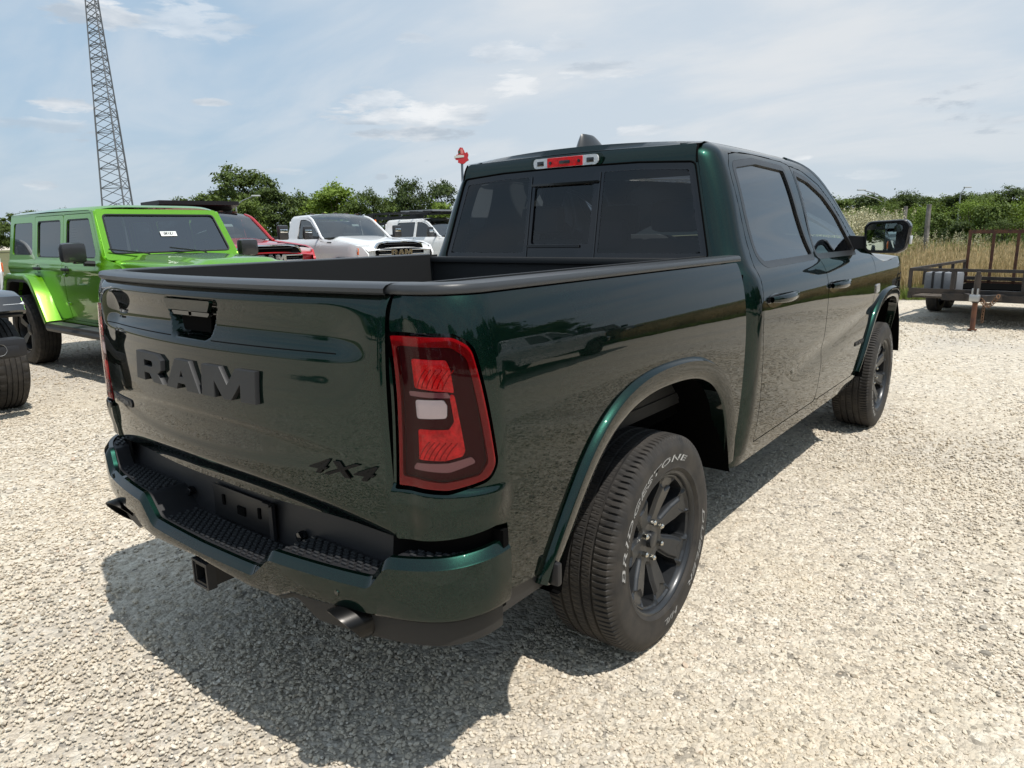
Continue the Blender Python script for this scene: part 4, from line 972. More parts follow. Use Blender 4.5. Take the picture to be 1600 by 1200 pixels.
# third brake light
ch = link('third_brake_light', None, None, TP)
cy_ = float(back_y(0, 1.862))
hs = rounded([(-.192, 1.838), (-.192, 1.886), (.192, 1.886), (.192, 1.838)], .022, 6)
b_ = MB(); b_.prism(rounded([(-.215, 1.834), (-.215, 1.890), (.215, 1.890), (.215, 1.834)], .026, 6), -.006, (0, cy_-.002, 0)); b_.build('lamp_bezel', PAINT, ch)
CLR2 = principled('clear_lamp_plastic', (.72, .74, .75), .08, coat=1.0, bump=.4, bscale=80, bdist=.004)
b_ = MB(); b_.prism(hs, -.012, (0, cy_-.004, 0)); b_.build('clear_lens', CLR2, ch)
b_ = MB(); b_.prism(rounded([(-.105, 1.8395), (-.105, 1.8845), (.105, 1.8845), (.105, 1.8395)], .004, 2), -.0145, (0, cy_-.004, 0)); b_.build('red_lens', REDB, ch)
b_ = MB()
for x in (-.148, .148): b_.box((x, cy_-.0165, 1.861), (.040, .003, .022), bev=.001)
for x in (-.085, .085): b_.lathe([(-.004, 0), (-.004, .008), (.003, .008)], 12, 'y', (x, cy_-.0190, 1.861))
b_.box((0, cy_-.0190, 1.861), (.062, .003, .016), bev=.001); b_.build('lamp_chip', GLOSSB, ch)
# roof
def roof_pts(y, t):        # t -1..1 across
    zr = float(ROOFZ(y)); x = float(cabx(min(zr, 1.914))); crown = .028*(1-sstep(2.0, 2.7, y)) + .075*sstep(2.2, 2.9, y)*0+.028*sstep(2.0, 2.7, y)
    fwd_ = .30*sstep(1.9, 2.9, y)*(1-t*t)         # windshield bows forward in the middle
    back = -.0*t
    yy = y + fwd_ + (0 if y > 1.2 else -(1-sstep(.8, 1.2, y))*.030*(1-t*t))
    return (x*t, yy, zr+crown*(1-t*t))
yy = np.r_[np.linspace(.93, 1.2, 12), np.linspace(1.25, 2.07, 16)]
row0 = [(t*.692, float(back_y(t*.692, hdr_top(t*.692)))-.0, float(hdr_top(t*.692))) for t in np.linspace(-1, 1, 33)]
row1 = [(p[0], p[1]+.020, p[2]+.006) for p in row0]
b_ = MB(); b_.grid([row0, row1]+[[roof_pts(y, t) for t in np.linspace(-1, 1, 33)] for y in yy]); b_.build('roof', PAINT, TP)
yy = np.linspace(2.09, 2.93, 22)
b_ = MB(); b_.grid([[roof_pts(y, t) for t in np.linspace(-.955, .955, 25)] for y in yy]); b_.build('windshield', CLEARG, TP)
for s_ in (1, -1):
    b_ = MB(); b_.tube([np.array(roof_pts(y, .975*s_))+[0, 0, -.012] for y in np.linspace(2.02, 3.0, 16)], .026, 8); b_.build('windshield_pillar', PAINT, TP)
# antenna fin
b_ = MB(); n = 9; rows = []
for t in np.linspace(0, 1, 12):
    z = 1.915+.088*(1-(1-t)**1.25); y0 = .90+.045*t; y1 = 1.20-.150*t; w = (.038*(1-t)**.8+.009)
    rows.append([((y0+y1)/2+(y1-y0)/2*math.cos(a), w*math.sin(a), z) for a in np.linspace(0, 2*math.pi, 17)])
b_.grid([[(q[1]+.02, q[0], q[2]) for q in r_] for r_ in rows]); rt_ = rows[-1]; b_.add([(q[1]+.02, q[0], q[2]) for q in rt_[:-1]], [tuple(range(16))]); b_.build('antenna_fin', principled('fin_dark_grey', (.03, .033, .035), .35, coat=.3), TP)

# ---- hood, front end (mostly hidden behind the cab)
def hood_pt(y, t):
    zr = float(ROOFZ(y)); x = float(cabx(min(zr, 1.33)))-.24*float(sstep(WB+.10, WB+1.05, y))**2
    return (x*t, y, zr + .055*(1-abs(t)**2.5))
b_ = MB(); b_.grid([[hood_pt(y, t) for t in np.linspace(-1, 1, 29)] for y in np.linspace(2.98, 4.60, 24)]); b_.build('hood', PAINT, TP)
b_ = MB(); b_.box((0, 4.60, 1.0), (1.30, .10, .38), bev=.04); b_.build('grille', GLOSSB, TP)
b_ = MB(); b_.box((0, 4.62, .66), (1.66, .26, .26), bev=.08); b_.build('front_bumper', PAINT, TP)
for s_ in (1, -1): b_ = MB(); b_.box((s_*.72, 4.56, 1.03), (.30, .16, .16), bev=.05); b_.build('headlight', CLR2, TP)
b_ = MB(); b_.box((0, 4.55, .80), (1.5, .1, .7), bev=.03); b_.build('front_panel', DARK, TP)

# ---- mirrors
def mirror(sg):
    mm = link('door_mirror', None, None, TP)
    cx_, cy, cz = 1.080, 2.72, 1.452
    b_ = MB(); n = 18
    out = rounded([(-.118, -.098), (-.125, .070), (-.095, .096), (.105, .104), (.135, .07), (.118, -.075), (.07, -.100)], .04, 4)
    rows = []
    for d, k in ((.0, .94), (.006, 1.0), (.05, 1.02), (.09, .93), (.125, .72), (.14, .35)):
        rows.append([(sg*(cx_+.03+px*k-.06*0), cy+d+.03*px*0, cz+pz*k) for px, pz in out]); rows[-1].append(rows[-1][0])
    b_.grid(rows); b_.add(rows[-1][:-1], [tuple(range(len(out)))]); b_.build('mirror_shell', principled('mirror_shell_black', (.015, .016, .017), .28, coat=.5), mm, ang=50)
    b_ = MB(); o2 = [(sg*(cx_+.03+px*.96), cy+.002, cz+pz*.96) for px, pz in out]; b_.add(o2, [tuple(range(len(out)))]); b_.build('mirror_bezel', GLOSSB, mm, smooth=False)
    ang_ = R(-3)*sg
    gl_ = rounded([(-.098, -.080), (-.104, .062), (-.08, .078), (.085, .082), (.104, .06), (.094, -.066), (.06, -.082)], .03, 4)
    b_ = MB(); b_.add([(sg*(cx_+.028+px), cy-.004+px*.10, cz+pz) for px, pz in gl_], [tuple(range(len(gl_)))])
    b_.build('mirror_glass', principled('mirror_silver', (.50, .60, .56), .01, metal=1.0), mm, smooth=False)
    b_ = MB(); b_.add([(sg*(cx_+.098+.024*math.cos(a)), cy-.008+.007, cz+.052+.024*math.sin(a)) for a in np.linspace(0, 2*math.pi, 20, endpoint=False)], [tuple(range(20))])
    b_.build('wide_angle_spot', principled('spot_mirror', (.55, .62, .62), .05, metal=1.0), mm, smooth=False)
    b_ = MB(); b_.add([(sg*(.875), cy+.05, cz-.075), (sg*.875, cy+.13, cz-.075), (sg*.875, cy+.11, cz+.01), (sg*.875, cy+.05, cz+.01), (sg*(1.04), cy+.04, cz-.07), (sg*1.04, cy+.10, cz-.07), (sg*1.04, cy+.10, cz+.0), (sg*1.04, cy+.04, cz+.0)],
             [(0, 1, 2, 3), (4, 7, 6, 5), (0, 4, 5, 1), (1, 5, 6, 2), (2, 6, 7, 3), (3, 7, 4, 0)]); b_.build('mirror_arm', BLACK, mm)
    b_ = MB(); b_.box((sg*(cx_+.165), cy+.05, cz-.02), (.012, .05, .05), bev=.004); b_.build('turn_signal', CLR2, mm)
mirror(1); mirror(-1)
# corner sail behind the glass
# ---- badges on the right flank
def side_text(s, y, z, size, mat, name, sx=1.0, ex=.002):
    me = text_mesh(s, size, ex, 0, offset=.0012)
    def f(a): Y = y+a[:, 0]*sx; Z = z+a[:, 1]; return np.stack([cabx(Z)+.0035+a[:, 2], Y, Z], 1)
    return link(name, warp(me, f), mat, TP)
side_text('BIG HORN', 2.83, .765, .034, LETM, 'door_badge', 1.35)
me = MB(); me.prism(rounded([(-.05, -.03), (-.055, .03), (.04, .035), (.055, -.02)], .012, 4), .006, (float(cabx(1.10))+.001, 3.18, 1.095), (0, 1, 0), (0, 0, 1), (1, 0, 0)); me.build('fender_badge', principled('bright_badge', (.7, .7, .72), .25, metal=.6), TP)

# ---- wheel house liners and underbody
for y0 in (0.0, WB):
    for s_ in (1, -1):
        pts = arch_open(y0); b_ = MB()
        G = [[(s_*x, y0+(a-y0)*.99, max(b, .50)+.006) for x in (.99, .62)] for a, b in pts]
        b_.grid(G); b_.add([(s_*.63, a, max(b, .5)) for a, b in pts]+[(s_*.63, y0+.62, .5), (s_*.63, y0-.7, .5)], [tuple(range(len(pts)+2))]); b_.build('wheel_liner', DARK, TP)
b_ = MB()
for s_ in (1, -1): b_.box((s_*.42, 1.7, .52), (.09, 5.3, .16))
b_.tube([(-.8, 0, WZ), (.8, 0, WZ)], .05, 12); b_.tube([(-.12, 0, WZ), (.12, 0, WZ)], .13, 16)
b_.tube([(-.7, WB, WZ), (.7, WB, WZ)], .045, 12)
b_.box((0, 2.2, .62), (1.5, 2.6, .10)); b_.box((0, 2.6, .50), (.5, 1.4, .22), bev=.05); b_.box((.35, 1.5, .47), (.4, 1.2, .2), bev=.06)
b_.box((0, -.2, .78), (1.56, 1.7, .06)); b_.tube([(.62, -.9, .52), (.60, -.3, .50), (.45, .3, .5)], .035, 10)
b_.box((0, -.93, .64), (1.5, .12, .14))
for s_ in (1, -1): b_.box((s_*.60, -.98, .52), (.34, .18, .14), bev=.04)
b_.build('underbody', DARK, TP)
# leaf-like mud flap behind the flare
for s_ in (1, -1):
    b_ = MB(); b_.box((s_*.955, -.700, .575), (.10, .022, .07), bev=.008); b_.build('flare_return', BLACK, TP)

# ---- rear bumper
bp_ = [(0, -1.232), (.30, -1.226), (.55, -1.203), (.75, -1.166), (.86, -1.130), (.935, -1.080), (.975, -1.02), (.992, -.97), (.996, -.912)]
half = curve_pts(bp_, 120); bl = np.r_[0, np.cumsum(np.linalg.norm(np.diff(half, axis=0), axis=1))]; LEN = bl[-1]
def plan(s):
    a = np.clip(np.abs(s), 0, LEN); x = np.interp(a, bl, half[:, 0]); y = np.interp(a, bl, half[:, 1])
    tx = np.interp(a+.004, bl, half[:, 0])-np.interp(a-.004, bl, half[:, 0]); ty = np.interp(a+.004, bl, half[:, 1])-np.interp(a-.004, bl, half[:, 1])
    L = np.hypot(tx, ty)+1e-9; nx, ny = ty/L, -tx/L
    return x*np.sign(s+1e-12), y, nx*np.sign(s+1e-12), ny
def top_z(s):
    a = np.abs(s); return np.interp(a, [0, .300, .380, .745, .795, 1.0, 1.20, 1.35], [.598, .602, .672, .676, .742, .752, .766, .776])
def bot_z(s): a = np.abs(s); return np.interp(a, [0, .33, .40, .46, .8, 1.0, 1.35], [.552, .535, .538, .568, .576, .578, .594])
def smooth_f(f, w=.012):
    return lambda s: (f(s-w)+f(s-w/2)+f(s)+f(s+w/2)+f(s+w))/5
topS, botS = smooth_f(top_z), smooth_f(bot_z)
Sg = np.linspace(-LEN, LEN, 360); rows = []
x, y, nx, ny = plan(Sg); zt, zb = topS(Sg), botS(Sg); H = zt-zb
for v, off, kz in ((0, -.035, 0), (0.0, -.012, 0), (.05, -.004, 0), (.12, .0, 0), (.5, .0035, 0), (.85, .003, 0), (1.0, .002, -.0235), (1.0, -.001, -.0205), (1.0, -.0125, -.003), (1.0, -.0165, -.0), (1.0, -.030, -.0), (1.0, -.034, -.012)):
    z = zb+(H+kz*1.0)*v if v == 1.0 else zb+(H-.026)*v
    rows.append(np.stack([x+nx*off, y+ny*off, z], 1))
b_ = MB(); b_.grid(np.stack(rows, 1)); bumper = b_.build('rear_bumper', PAINT, TP, ang=24)
# pads: outer edge follows the shell, inner edge at the wall
b_ = MB(); rows = []
def inner_y(x): return np.where(np.abs(x) < .80, -1.060, -1.060+.10*sstep(.80, .99, np.abs(x)))
for w in np.linspace(0, 1, 7):
    ox, oy = x-nx*.033, y-ny*.033; ix = np.clip(ox, -.90, .90); iy = np.maximum(inner_y(ix), oy+.0)
    iy = np.where(np.abs(ox) > .93, -.925, iy)
    rows.append(np.stack([ox*(1-w)+ix*w, oy*(1-w)+iy*w, zt-.008], 1))
b_.grid(np.stack(rows, 1)); pads = b_.build('step_pad', BLACK, bumper, ang=40)
# raised grip bars on the pads, in offset rows
def pad_blocks(x0, x1, yi, lim):
    mb = MB(); row = 0; yy_ = yi-.014
    while True:
        n_ = 0; xo = (row % 2)*.015
        xs_ = np.arange(x0+.012+xo, x1-.012, .030)
        for xx in xs_:
            j = np.argmin(np.abs(x-xx)); s_ = Sg[j]; edge = y[j]+.045
            if yy_ < edge or zt[j]-topS(s_+.03) > .004 or topS(s_+.03)-zt[j] > .004: continue
            mb.box((xx, yy_, zt[j]-.0055), (.019, .0075, .007), bev=.0018); n_ += 1
        row += 1; yy_ -= .0145
        if row > lim: break
    return mb
for x0, x1, yi in ((-.295, .295, -1.065), (-.735, -.385, -1.065), (.385, .735, -1.065), (.80, .955, -1.005), (-.955, -.80, -1.005)):
    mb = pad_blocks(x0, x1, yi, 10 if abs(x0) < .8 else 6)
    if mb.v: o = mb.build('grip_bar', principled('pad_grip_black', (.035, .036, .038), .38), bumper, fix=False, ang=30); o['kind'] = 'stuff'
# inner wall with plate recess
b_ = MB(); xs_ = np.linspace(-.86, .86, 120)
zlow = np.interp(xs_, x, zt)-.012
G = [[(xx, -1.060, zl), (xx, -1.060, zl+.006), (xx, -1.052, .715), (xx, -1.046, .742), (xx, -1.030, .745)] for xx, zl in zip(xs_, zlow)]
b_.grid(G); b_.build('bumper_inner_wall', BLACK, bumper, ang=40)
pr = MB()
pr.box((0, -1.066, .655), (.345, .006, .115), bev=.002); pr.build('plate_recess', principled('plate_recess_black', (.012, .012, .013), .4), bumper)
b_ = MB()
for xx in (-.105, .105): b_.box((xx, -1.071, .668), (.014, .006, .036), bev=.002)
b_.box((0, -1.071, .652), (.045, .006, .03), bev=.002)
b_.build('plate_slot', SEAM, bumper)
b_ = MB(); b_.bar((.182, -1.075, .60), (.182, -1.075, .715), .012, .02); b_.bar((.15, -1.078, .717), (.188, -1.078, .717), .02, .01); b_.build('plate_bracket', BLACK, bumper)
for s_ in (1, -1):
    b_ = MB(); b_.box((s_*.325, -1.072, .650), (.03, .03, .03), rot=(0, R(45)*s_, 0), bev=.012); b_.build('plate_lamp', GLOSSB, bumper)
# dark lower valance
rows = []
for off, zz_ in ((-.040, None), (-.030, -.020), (-.030, -.068), (-.070, -.078)):
    fade = sstep(.42, .55, np.abs(Sg)); z = zb+.012 if zz_ is None else zb+zz_*(.25+.85*fade)
    rows.append(np.stack([x+nx*off, y+ny*off, z], 1))
b_ = MB(); b_.grid(np.stack(rows, 1)); b_.build('bumper_valance', principled('valance_plastic', (.020, .019, .018), .55, bump=.2, bscale=500, bdist=.0006), bumper, ang=40)
b_ = MB()
for s_ in (1, -1):
    b_.box((s_*.975, -.925, .70), (.035, .02, .18)); b_.box((s_*.935, -.905, .585), (.05, .03, .06))
b_.box((0, -1.01, .60), (1.7, .04, .2)); b_.build('bumper_backing', SEAM, bumper)
# sensors
b_ = MB()
for xx in (-.62, .64):
    j = np.argmin(np.abs(x-xx)); b_.lathe([(-.001, 0), (-.001, .008), (.004, .009)], 16, 'y', (xx, y[j]-.0035, .62))
b_.build('parking_sensor', PAINT, bumper)['kind'] = 'stuff'
# hitch receiver: open square tube
def square_tube(c, w, t, L):
    mb = MB(); cx_, cy, cz = c
    for dx, dz, a, b in ((0, w/2-t/2, w, t), (0, -w/2+t/2, w, t), (w/2-t/2, 0, t, w-2*t), (-w/2+t/2, 0, t, w-2*t)): mb.box((cx_+dx, cy+L/2, cz+dz), (a, L, b))
    return mb
mb = square_tube((0, -1.228, .494), .076, .010, .30); mb.box((0, -.98, .494), (.056, .01, .056)); mb.build('hitch_receiver', principled('hitch_black_steel', (.02, .02, .021), .4, metal=.3), TP, smooth=False)
mb = square_tube((0, -1.232, .494), .088, .007, .03); mb.build('receiver_collar', BLACK, TP, smooth=False)
# exhaust tips
EXH = principled('dark_chrome_exhaust', (.03, .029, .028), .32, metal=.9)
for s_ in (1, -1):
    a = Vector((s_*.655, -1.185, .530)); d = Vector((s_*.06, .34, .005)).normalized(); rows = []
    q = Vector((0, 0, 1)); e1 = d.cross(q).normalized(); e2 = e1.cross(d)
    for t, r0 in ((0.02, .043), (0, .046), (-.0, .050), (.01, .052), (.2, .050), (.34, .046)):
        rows.append([a+d*(t-.038*math.sin(k_)*(1 if t < .3 else 0))+e1*(math.cos(k_)*r0*1.15)+e2*(math.sin(k_)*r0) for k_ in np.linspace(0, 2*math.pi, 29)])
    ins = [[a+d*(.02-.038*math.sin(k_)*1)+e1*(math.cos(k_)*.043*1.15)+e2*(math.sin(k_)*.043) for k_ in np.linspace(0, 2*math.pi, 29)], [a+d*.3+e1*(math.cos(k_)*.043)+e2*(math.sin(k_)*.043) for k_ in np.linspace(0, 2*math.pi, 29)]]
    mb = MB(); mb.grid(rows); ex = mb.build('exhaust_tip', EXH, TP, ang=60)
    mb = MB(); mb.grid(ins); mb.build('exhaust_bore', DARK, ex)

# ---- interior seen through the glass
sm = MB()
for (x0, y0, hz) in ((-.42, 1.25, 1.62), (.42, 1.25, 1.62), (0, 1.25, 1.53)):
    sm.box((x0, y0, 1.20), (.46, .14, .56), rot=(R(-12), 0, 0), bev=.05); sm.box((x0, y0-.03, hz-.03), (.27, .10, .16), bev=.045)
for x0 in (-.40, .40):
    sm.box((x0, 2.20, 1.14), (.52, .16, .72), rot=(R(-14), 0, 0), bev=.06); sm.box((x0, 2.10, 1.60), (.26, .11, .19), bev=.05); sm.tube([(x0-.06, 2.12, 1.45), (x0-.06, 2.10, 1.56)], .007, 6); sm.tube([(x0+.06, 2.12, 1.45), (x0+.06, 2.10, 1.56)], .007, 6)
    sm.box((x0, 2.45, .95), (.52, .55, .16), bev=.05)
sm.box((0, 1.45, .95), (1.5, .5, .16), bev=.05); sm.build('seats', SEATM, TP)
sm = MB(); sm.box((0, 3.0, 1.22), (1.55, .45, .28), bev=.08); sm.box((0, 1.9, .62), (1.7, 2.4, .04)); sm.build('dashboard', INTER, TP)
sm = MB(); n = 28
sm.tube([(-.40+.185*math.cos(a), 2.68+.07*math.sin(a), 1.30+.17*math.sin(a)) for a in np.linspace(0, 2*math.pi, n)], .016, 8); sm.build('steering_wheel', INTER, TP)
sm = MB(); sm.box((0, 2.62, 1.70), (.24, .03, .07), bev=.01); sm.build('inner_mirror', INTER, TP)
# headliner keeps the cab dark
sm = MB(); sm.box((0, 1.55, 1.865), (1.28, 1.2, .02)); sm.build('headliner', principled('headliner', (.25, .25, .24), .9), TP)
# =================================================================== wheels of the green pickup
def make_tyre(Rt=.403, half=.140, seg=770, pitches=110, bead=.262):
    hw = .112
    prof = [(-half+.022, bead), (-half+.006, bead+.025), (-half, .33), (-half+.006, .365), (-half+.016, .388), (-hw-.006, .398)]
    gro = [(-.062, .009), (-.022, .009), (.022, .009), (.062, .009)]
    xs = [-hw]
    for g_, w in gro: xs += [g_-w/2-.001, g_-w/2+.001, g_+w/2-.001, g_+w/2+.001]
    xs += [hw]; extra = [-.098, -.085, -.044, 0, .044, .085, .098]; xs = sorted(xs+extra)
    tread = []
    for a in xs:
        r = Rt - .0035*(abs(a)/hw)**3; ing = any(abs(a-g_) < w/2 for g_, w in gro); tread.append((a, r-(.009 if ing else 0)))
    right = [(-a, r) for a, r in prof[::-1]]
    # raised rib + lettering band on the outer wall
    out = prof + tread + right
    out = out[:-4] + [(half-.010, .376), (half-.0045, .366), (half-.003, .362), (half-.0005, .352), (half, .335), (half-.001, .300), (half-.0035, .286), (half-.002, .282), (half-.006, .276), (half-.014, bead+.006), (half-.024, bead-.004)]
    A = np.array(out); th = np.arange(seg)*2*math.pi/seg; n = len(A)
    P = np.zeros((seg, n, 3)); ph = (np.arange(seg) % (seg//pitches))/(seg//pitches)
    for i, (a, r) in enumerate(A):
        rr = np.full(seg, r)
        if abs(a) > .083 and r > .385: rr -= .0065*(ph > .70)*(1 if abs(a) < .12 else .8)
        elif abs(a) < .083 and r > .396:
            ph2 = ((np.arange(seg)+int(abs(a)*120)*2) % (seg//pitches))/(seg//pitches); rr -= .0035*(ph2 > .80)
        P[:, i, 0] = a; P[:, i, 1] = rr*np.cos(th); P[:, i, 2] = rr*np.sin(th)
    mb = MB(); G = np.concatenate([P, P[:1]], 0)
    v = P.reshape(-1, 3); fs = [(i*n+j, ((i+1) % seg)*n+j, ((i+1) % seg)*n+j+1, i*n+j+1) for i in range(seg) for j in range(n-1)]
    me = bpy.data.meshes.new('tyre'); me.from_pydata([tuple(q) for q in v], [], fs); return finish(me, True, 40)
TYRE = make_tyre()
def tyre_text(s, mid_deg, span_deg, size, cw=True):
    """outlined letters bent round the outer wall; local x axial out, y forward, z up"""
    res = []
    for fill in (True, False):
        me = text_mesh(s, 1.0, 0, 0, shear=.28, offset=-.022 if fill else .034, spacing=1.16)
        a = np.empty(len(me.vertices)*3); me.vertices.foreach_get('co', a); a = a.reshape(-1, 3); w = W0 = a[:, 0].max()-a[:, 0].min()
        def f(a):
            u = (a[:, 0]/w)*R(span_deg); rr = .3195 + a[:, 1]*size
            # reading clockwise seen from the right side of the truck (x toward the viewer, y to the viewer's right)
            t = R(mid_deg) - u
            return np.stack([np.full(len(a), .1412 if fill else .1403)+a[:, 2]*.02-np.clip(rr-.335, 0, 1)*.05, rr*np.cos(t), rr*np.sin(t)], 1)
        res.append(warp(me, f))
    return res
RIMB = MB()
RIMB.lathe([(.112, .258), (.1225, .268), (.1265, .268), (.1275, .2625), (.124, .257), (.112, .252), (.095, .249), (.05, .243), (-.02, .232), (-.09, .236), (-.115, .258)], 96)
RIMME = RIMB.mesh(ang=40)
NSP = 7; PH0 = 22.5
def face_ax(r, th, win):
    base = np.interp(r, [.0, .055, .075, .10, .15, .20, .232, .245, .26], [.070, .070, .072, .078, .090, .104, .112, .112, .110])
    return base
def window_sd(r, th):
    """distance to the nearest window (negative inside) in metres, 7 fold"""
    p = 2*math.pi/NSP; a = (th-R(PH0)-p/2) % p; a = np.where(a > p/2, a-p, a)      # 0 at the window's middle
    x = r*np.cos(a); y = r*np.sin(a)
    poly = rounded([(.094, -.010), (.094, .010), (.160, .030), (.205, .052), (.240, .046), (.243, .0), (.240, -.046), (.205, -.052), (.160, -.030)], [.008, .008, .012, .015, .012, .0, .012, .015, .012], 3)
    return sd_poly(x, y, poly)
def spoke_pocket(r, th):
    p = 2*math.pi/NSP; a = (th-R(PH0)) % p; a = np.where(a > p/2, a-p, a); x = r*np.cos(a); y = r*np.sin(a)
    poly = rounded([(.185, .0), (.210, -.042), (.238, -.046), (.244, 0), (.238, .046), (.210, .042)], .006, 3)
    return sd_poly(x, y, poly)
def wheel_map(th, r):
    th = np.asarray(th, float); r = np.asarray(r, float); ax = face_ax(r, th, None)
    d = window_sd(r, th); ax = ax - .013*(1-sstep(0, .014, d))
    ax = ax - .010*(1-sstep(-.006, .002, spoke_pocket(r, th)))
    return np.stack([ax+0*th, r*np.cos(th), r*np.sin(th)], -1)
FACE = clip_grid(wheel_map, np.linspace(0, 2*math.pi, 505), np.unique(np.r_[np.linspace(.012, .09, 16), np.linspace(.09, .25, 80)]), lambda P, th, r: -window_sd(r, th), .055, 'spokes', flip=True, ang=35)
hb = MB(); hb.lathe([(.060, .0), (.0885, .0), (.0885, .024), (.086, .029), (.075, .031), (.06, .032)], 40); HUB = hb.mesh(ang=30)
lb = MB()
lb.add(*(lambda vs: (vs, [tuple(range(6))[::-1], tuple(range(6, 12))]+[(i, (i+1) % 6, 6+(i+1) % 6, 6+i) for i in range(6)]))([(a, .0105*math.cos(t), .0105*math.sin(t)) for a in (.055, .090) for t in [k*math.pi/3 for k in range(6)]]))
lb.lathe([(.090, .0098), (.0945, .006), (.0955, 0)], 12); LUG = lb.mesh(ang=30)
db = MB(); db.lathe([(-.02, .05), (-.02, .165), (-.045, .165), (-.045, .05)], 48, close=True); DISC = db.mesh(ang=30)
t1 = tyre_text('BRIDGESTONE', 126, 122, .030); t2 = tyre_text('DUELER', -22, 58, .030); t3 = tyre_text('H/L', -80, 20, .030)
BRK = principled('brake_steel', (.10, .10, .10), .4, metal=.7)
bar_ = MB(); bar_.lathe([(-.06, .0), (-.06, .16)], 32); BARREL = bar_.mesh()
def wheel(x, y, z, side, spin=0.0):
    w = link('wheel', None, None, TP); w.location = (x, y, z)
    w.rotation_euler = (spin, 0, 0) if side > 0 else (spin, 0, math.pi)
    link('tyre', TYRE, RUBBER, w); link('rim', RIMME, RIM, w); link('spokes', FACE, RIM, w); link('hub_cap', HUB, RIM, w); link('brake_disc', DISC, BRK, w); link('brake_backing', BARREL, DARK, w)
    for k in range(6):
        a = R(30+60*k); link('lug_nut', LUG, NUT, w, loc=(0, .0695*math.cos(a), .0695*math.sin(a)))
    for fill, outl in (t1, t2, t3):
        link('tyre_lettering', outl, WHITEL, w); link('lettering_fill', fill, RUBBER, w)
    return w
wheel(.858, 0, WZ, 1); wheel(.858, WB, WZ, 1, R(60)); wheel(-.858, 0, WZ, -1); wheel(-.858, WB, WZ, -1, R(25))
# =================================================================== other vehicles: right half drawn, left half mirrored
TYRE2 = make_tyre(Rt=.425, half=.145, seg=224, pitches=32); TYRE3 = make_tyre(Rt=.41, half=.135, seg=192, pitches=32)
def simple_rim(n, r0=.245, dish=.03, wid=.16):
    mb = MB(); mb.lathe([(.10, r0), (.112, r0+.008), (.112, r0-.006), (.08, r0-.012), (-.08, r0-.02)], 40)
    for k in range(n):
        a = 2*math.pi*k/n; M = Matrix.Rotation(a, 3, 'X'); 
        vs = [M @ Vector(p) for p in [(.07, .05, -wid*.16), (.07, .05, wid*.16), (.10, r0-.01, wid*.30), (.10, r0-.01, -wid*.30), (.03, .05, -wid*.16), (.03, .05, wid*.16), (.04, r0-.01, wid*.30), (.04, r0-.01, -wid*.30)]]
        mb.add(vs, [(0, 1, 2, 3), (7, 6, 5, 4), (0, 4, 5, 1), (1, 5, 6, 2), (2, 6, 7, 3), (3, 7, 4, 0)])
    mb.lathe([(.02, .0), (.095, .0), (.095, .035), (.08, .07), (.03, .075)], 24); return mb.mesh(ang=30)
RIM5, RIM8 = simple_rim(5), simple_rim(8, .235)
def v_wheel(root, x, y, R_, ty, rm, rmat, side):
    w = link('wheel', None, None, root); w.location = (x, y, R_); w.rotation_euler = (random.uniform(0, 6), 0, 0 if side > 0 else math.pi)
    link('tyre', ty, RUBBER, w); link('rim', rm, rmat, w); link('brake_backing', BARREL, DARK, w); return w
def both_v(name, me, mat, parent):
    o1 = link(name, me, mat, parent); o2 = link(name, mirror_mesh(me), None, parent); return o1, o2
def side_kit(root, xf, paint, body, doors, glassm, trim, y_range, z_range, res=(110, 60), lids=()):
    """xf(y,z)->x ; body outline with door polygons removed; doors = [(poly, window)]; lids = extra panes"""
    mp = lambda y, z: np.stack([xf(y, z), y+0*z, z+0*y], -1)
    U = np.linspace(*y_range, res[0]); V = np.linspace(*z_range, res[1])
    def bs(P, y, z):
        g = sd_poly(y, z, body)
        for p, w in doors: g = np.maximum(g, -(sd_poly(y, z, p)-.006))
        for w in lids: g = np.maximum(g, -sd_poly(y, z, w))
        return g
    both_v('body_side', clip_grid(mp, U, V, bs, .04, 'side', flip=False), paint, root)
    back = lambda y, z: np.stack([xf(y, z)-.03, y+0*z, z+0*y], -1)
    def js(P, y, z):
        g = sd_poly(y, z, body)+.02
        for p, w in doors: g = np.maximum(g, -(sd_poly(y, z, w)-.01))
        for w in lids: g = np.maximum(g, -(sd_poly(y, z, w)-.01))
        return g
    both_v('door_jamb', clip_grid(back, np.linspace(*y_range, 60), np.linspace(*z_range, 36), js, 0, 'jamb'), SEAM, root)
    out = []
    for p, w in doors:
        pp = np.array(p); a, b = pp.min(0)-.01, pp.max(0)+.01
        d = both_v('door', clip_grid(mp, np.linspace(a[0], b[0], 46), np.linspace(a[1], b[1], 56), lambda P, y, z: np.maximum(sd_poly(y, z, p), -(sd_poly(y, z, w)-.012)), .03, 'door'), paint, root)
        fr = clip_grid(lambda y, z: mp(y, z)-np.array([.004, 0, 0]), np.linspace(a[0], b[0], 46), np.linspace(a[1], b[1], 56), lambda P, y, z: np.maximum(sd_poly(y, z, w)-.0115, -sd_poly(y, z, w)-.004), .01, 'frame')
        gm = clip_grid(lambda y, z: mp(y, z)-np.array([.016, 0, 0]), np.linspace(a[0], b[0], 14), np.linspace(a[1], b[1], 14), lambda P, y, z: sd_poly(y, z, w)-.003, 0, 'pane')
        for o, f_, g_ in ((d[0], fr, gm), (d[1], mirror_mesh(fr), mirror_mesh(gm))): link('window_frame', f_, trim, o); link('window', g_, glassm, o)
        out.append(d)
    for w in lids:
        pp = np.array(w); a, b = pp.min(0)-.01, pp.max(0)+.01
        both_v('window', clip_grid(lambda y, z: mp(y, z)-np.array([.010, 0, 0]), np.linspace(a[0], b[0], 14), np.linspace(a[1], b[1], 14), lambda P, y, z: sd_poly(y, z, w)-.004, 0, 'pane'), glassm, root)
    return out
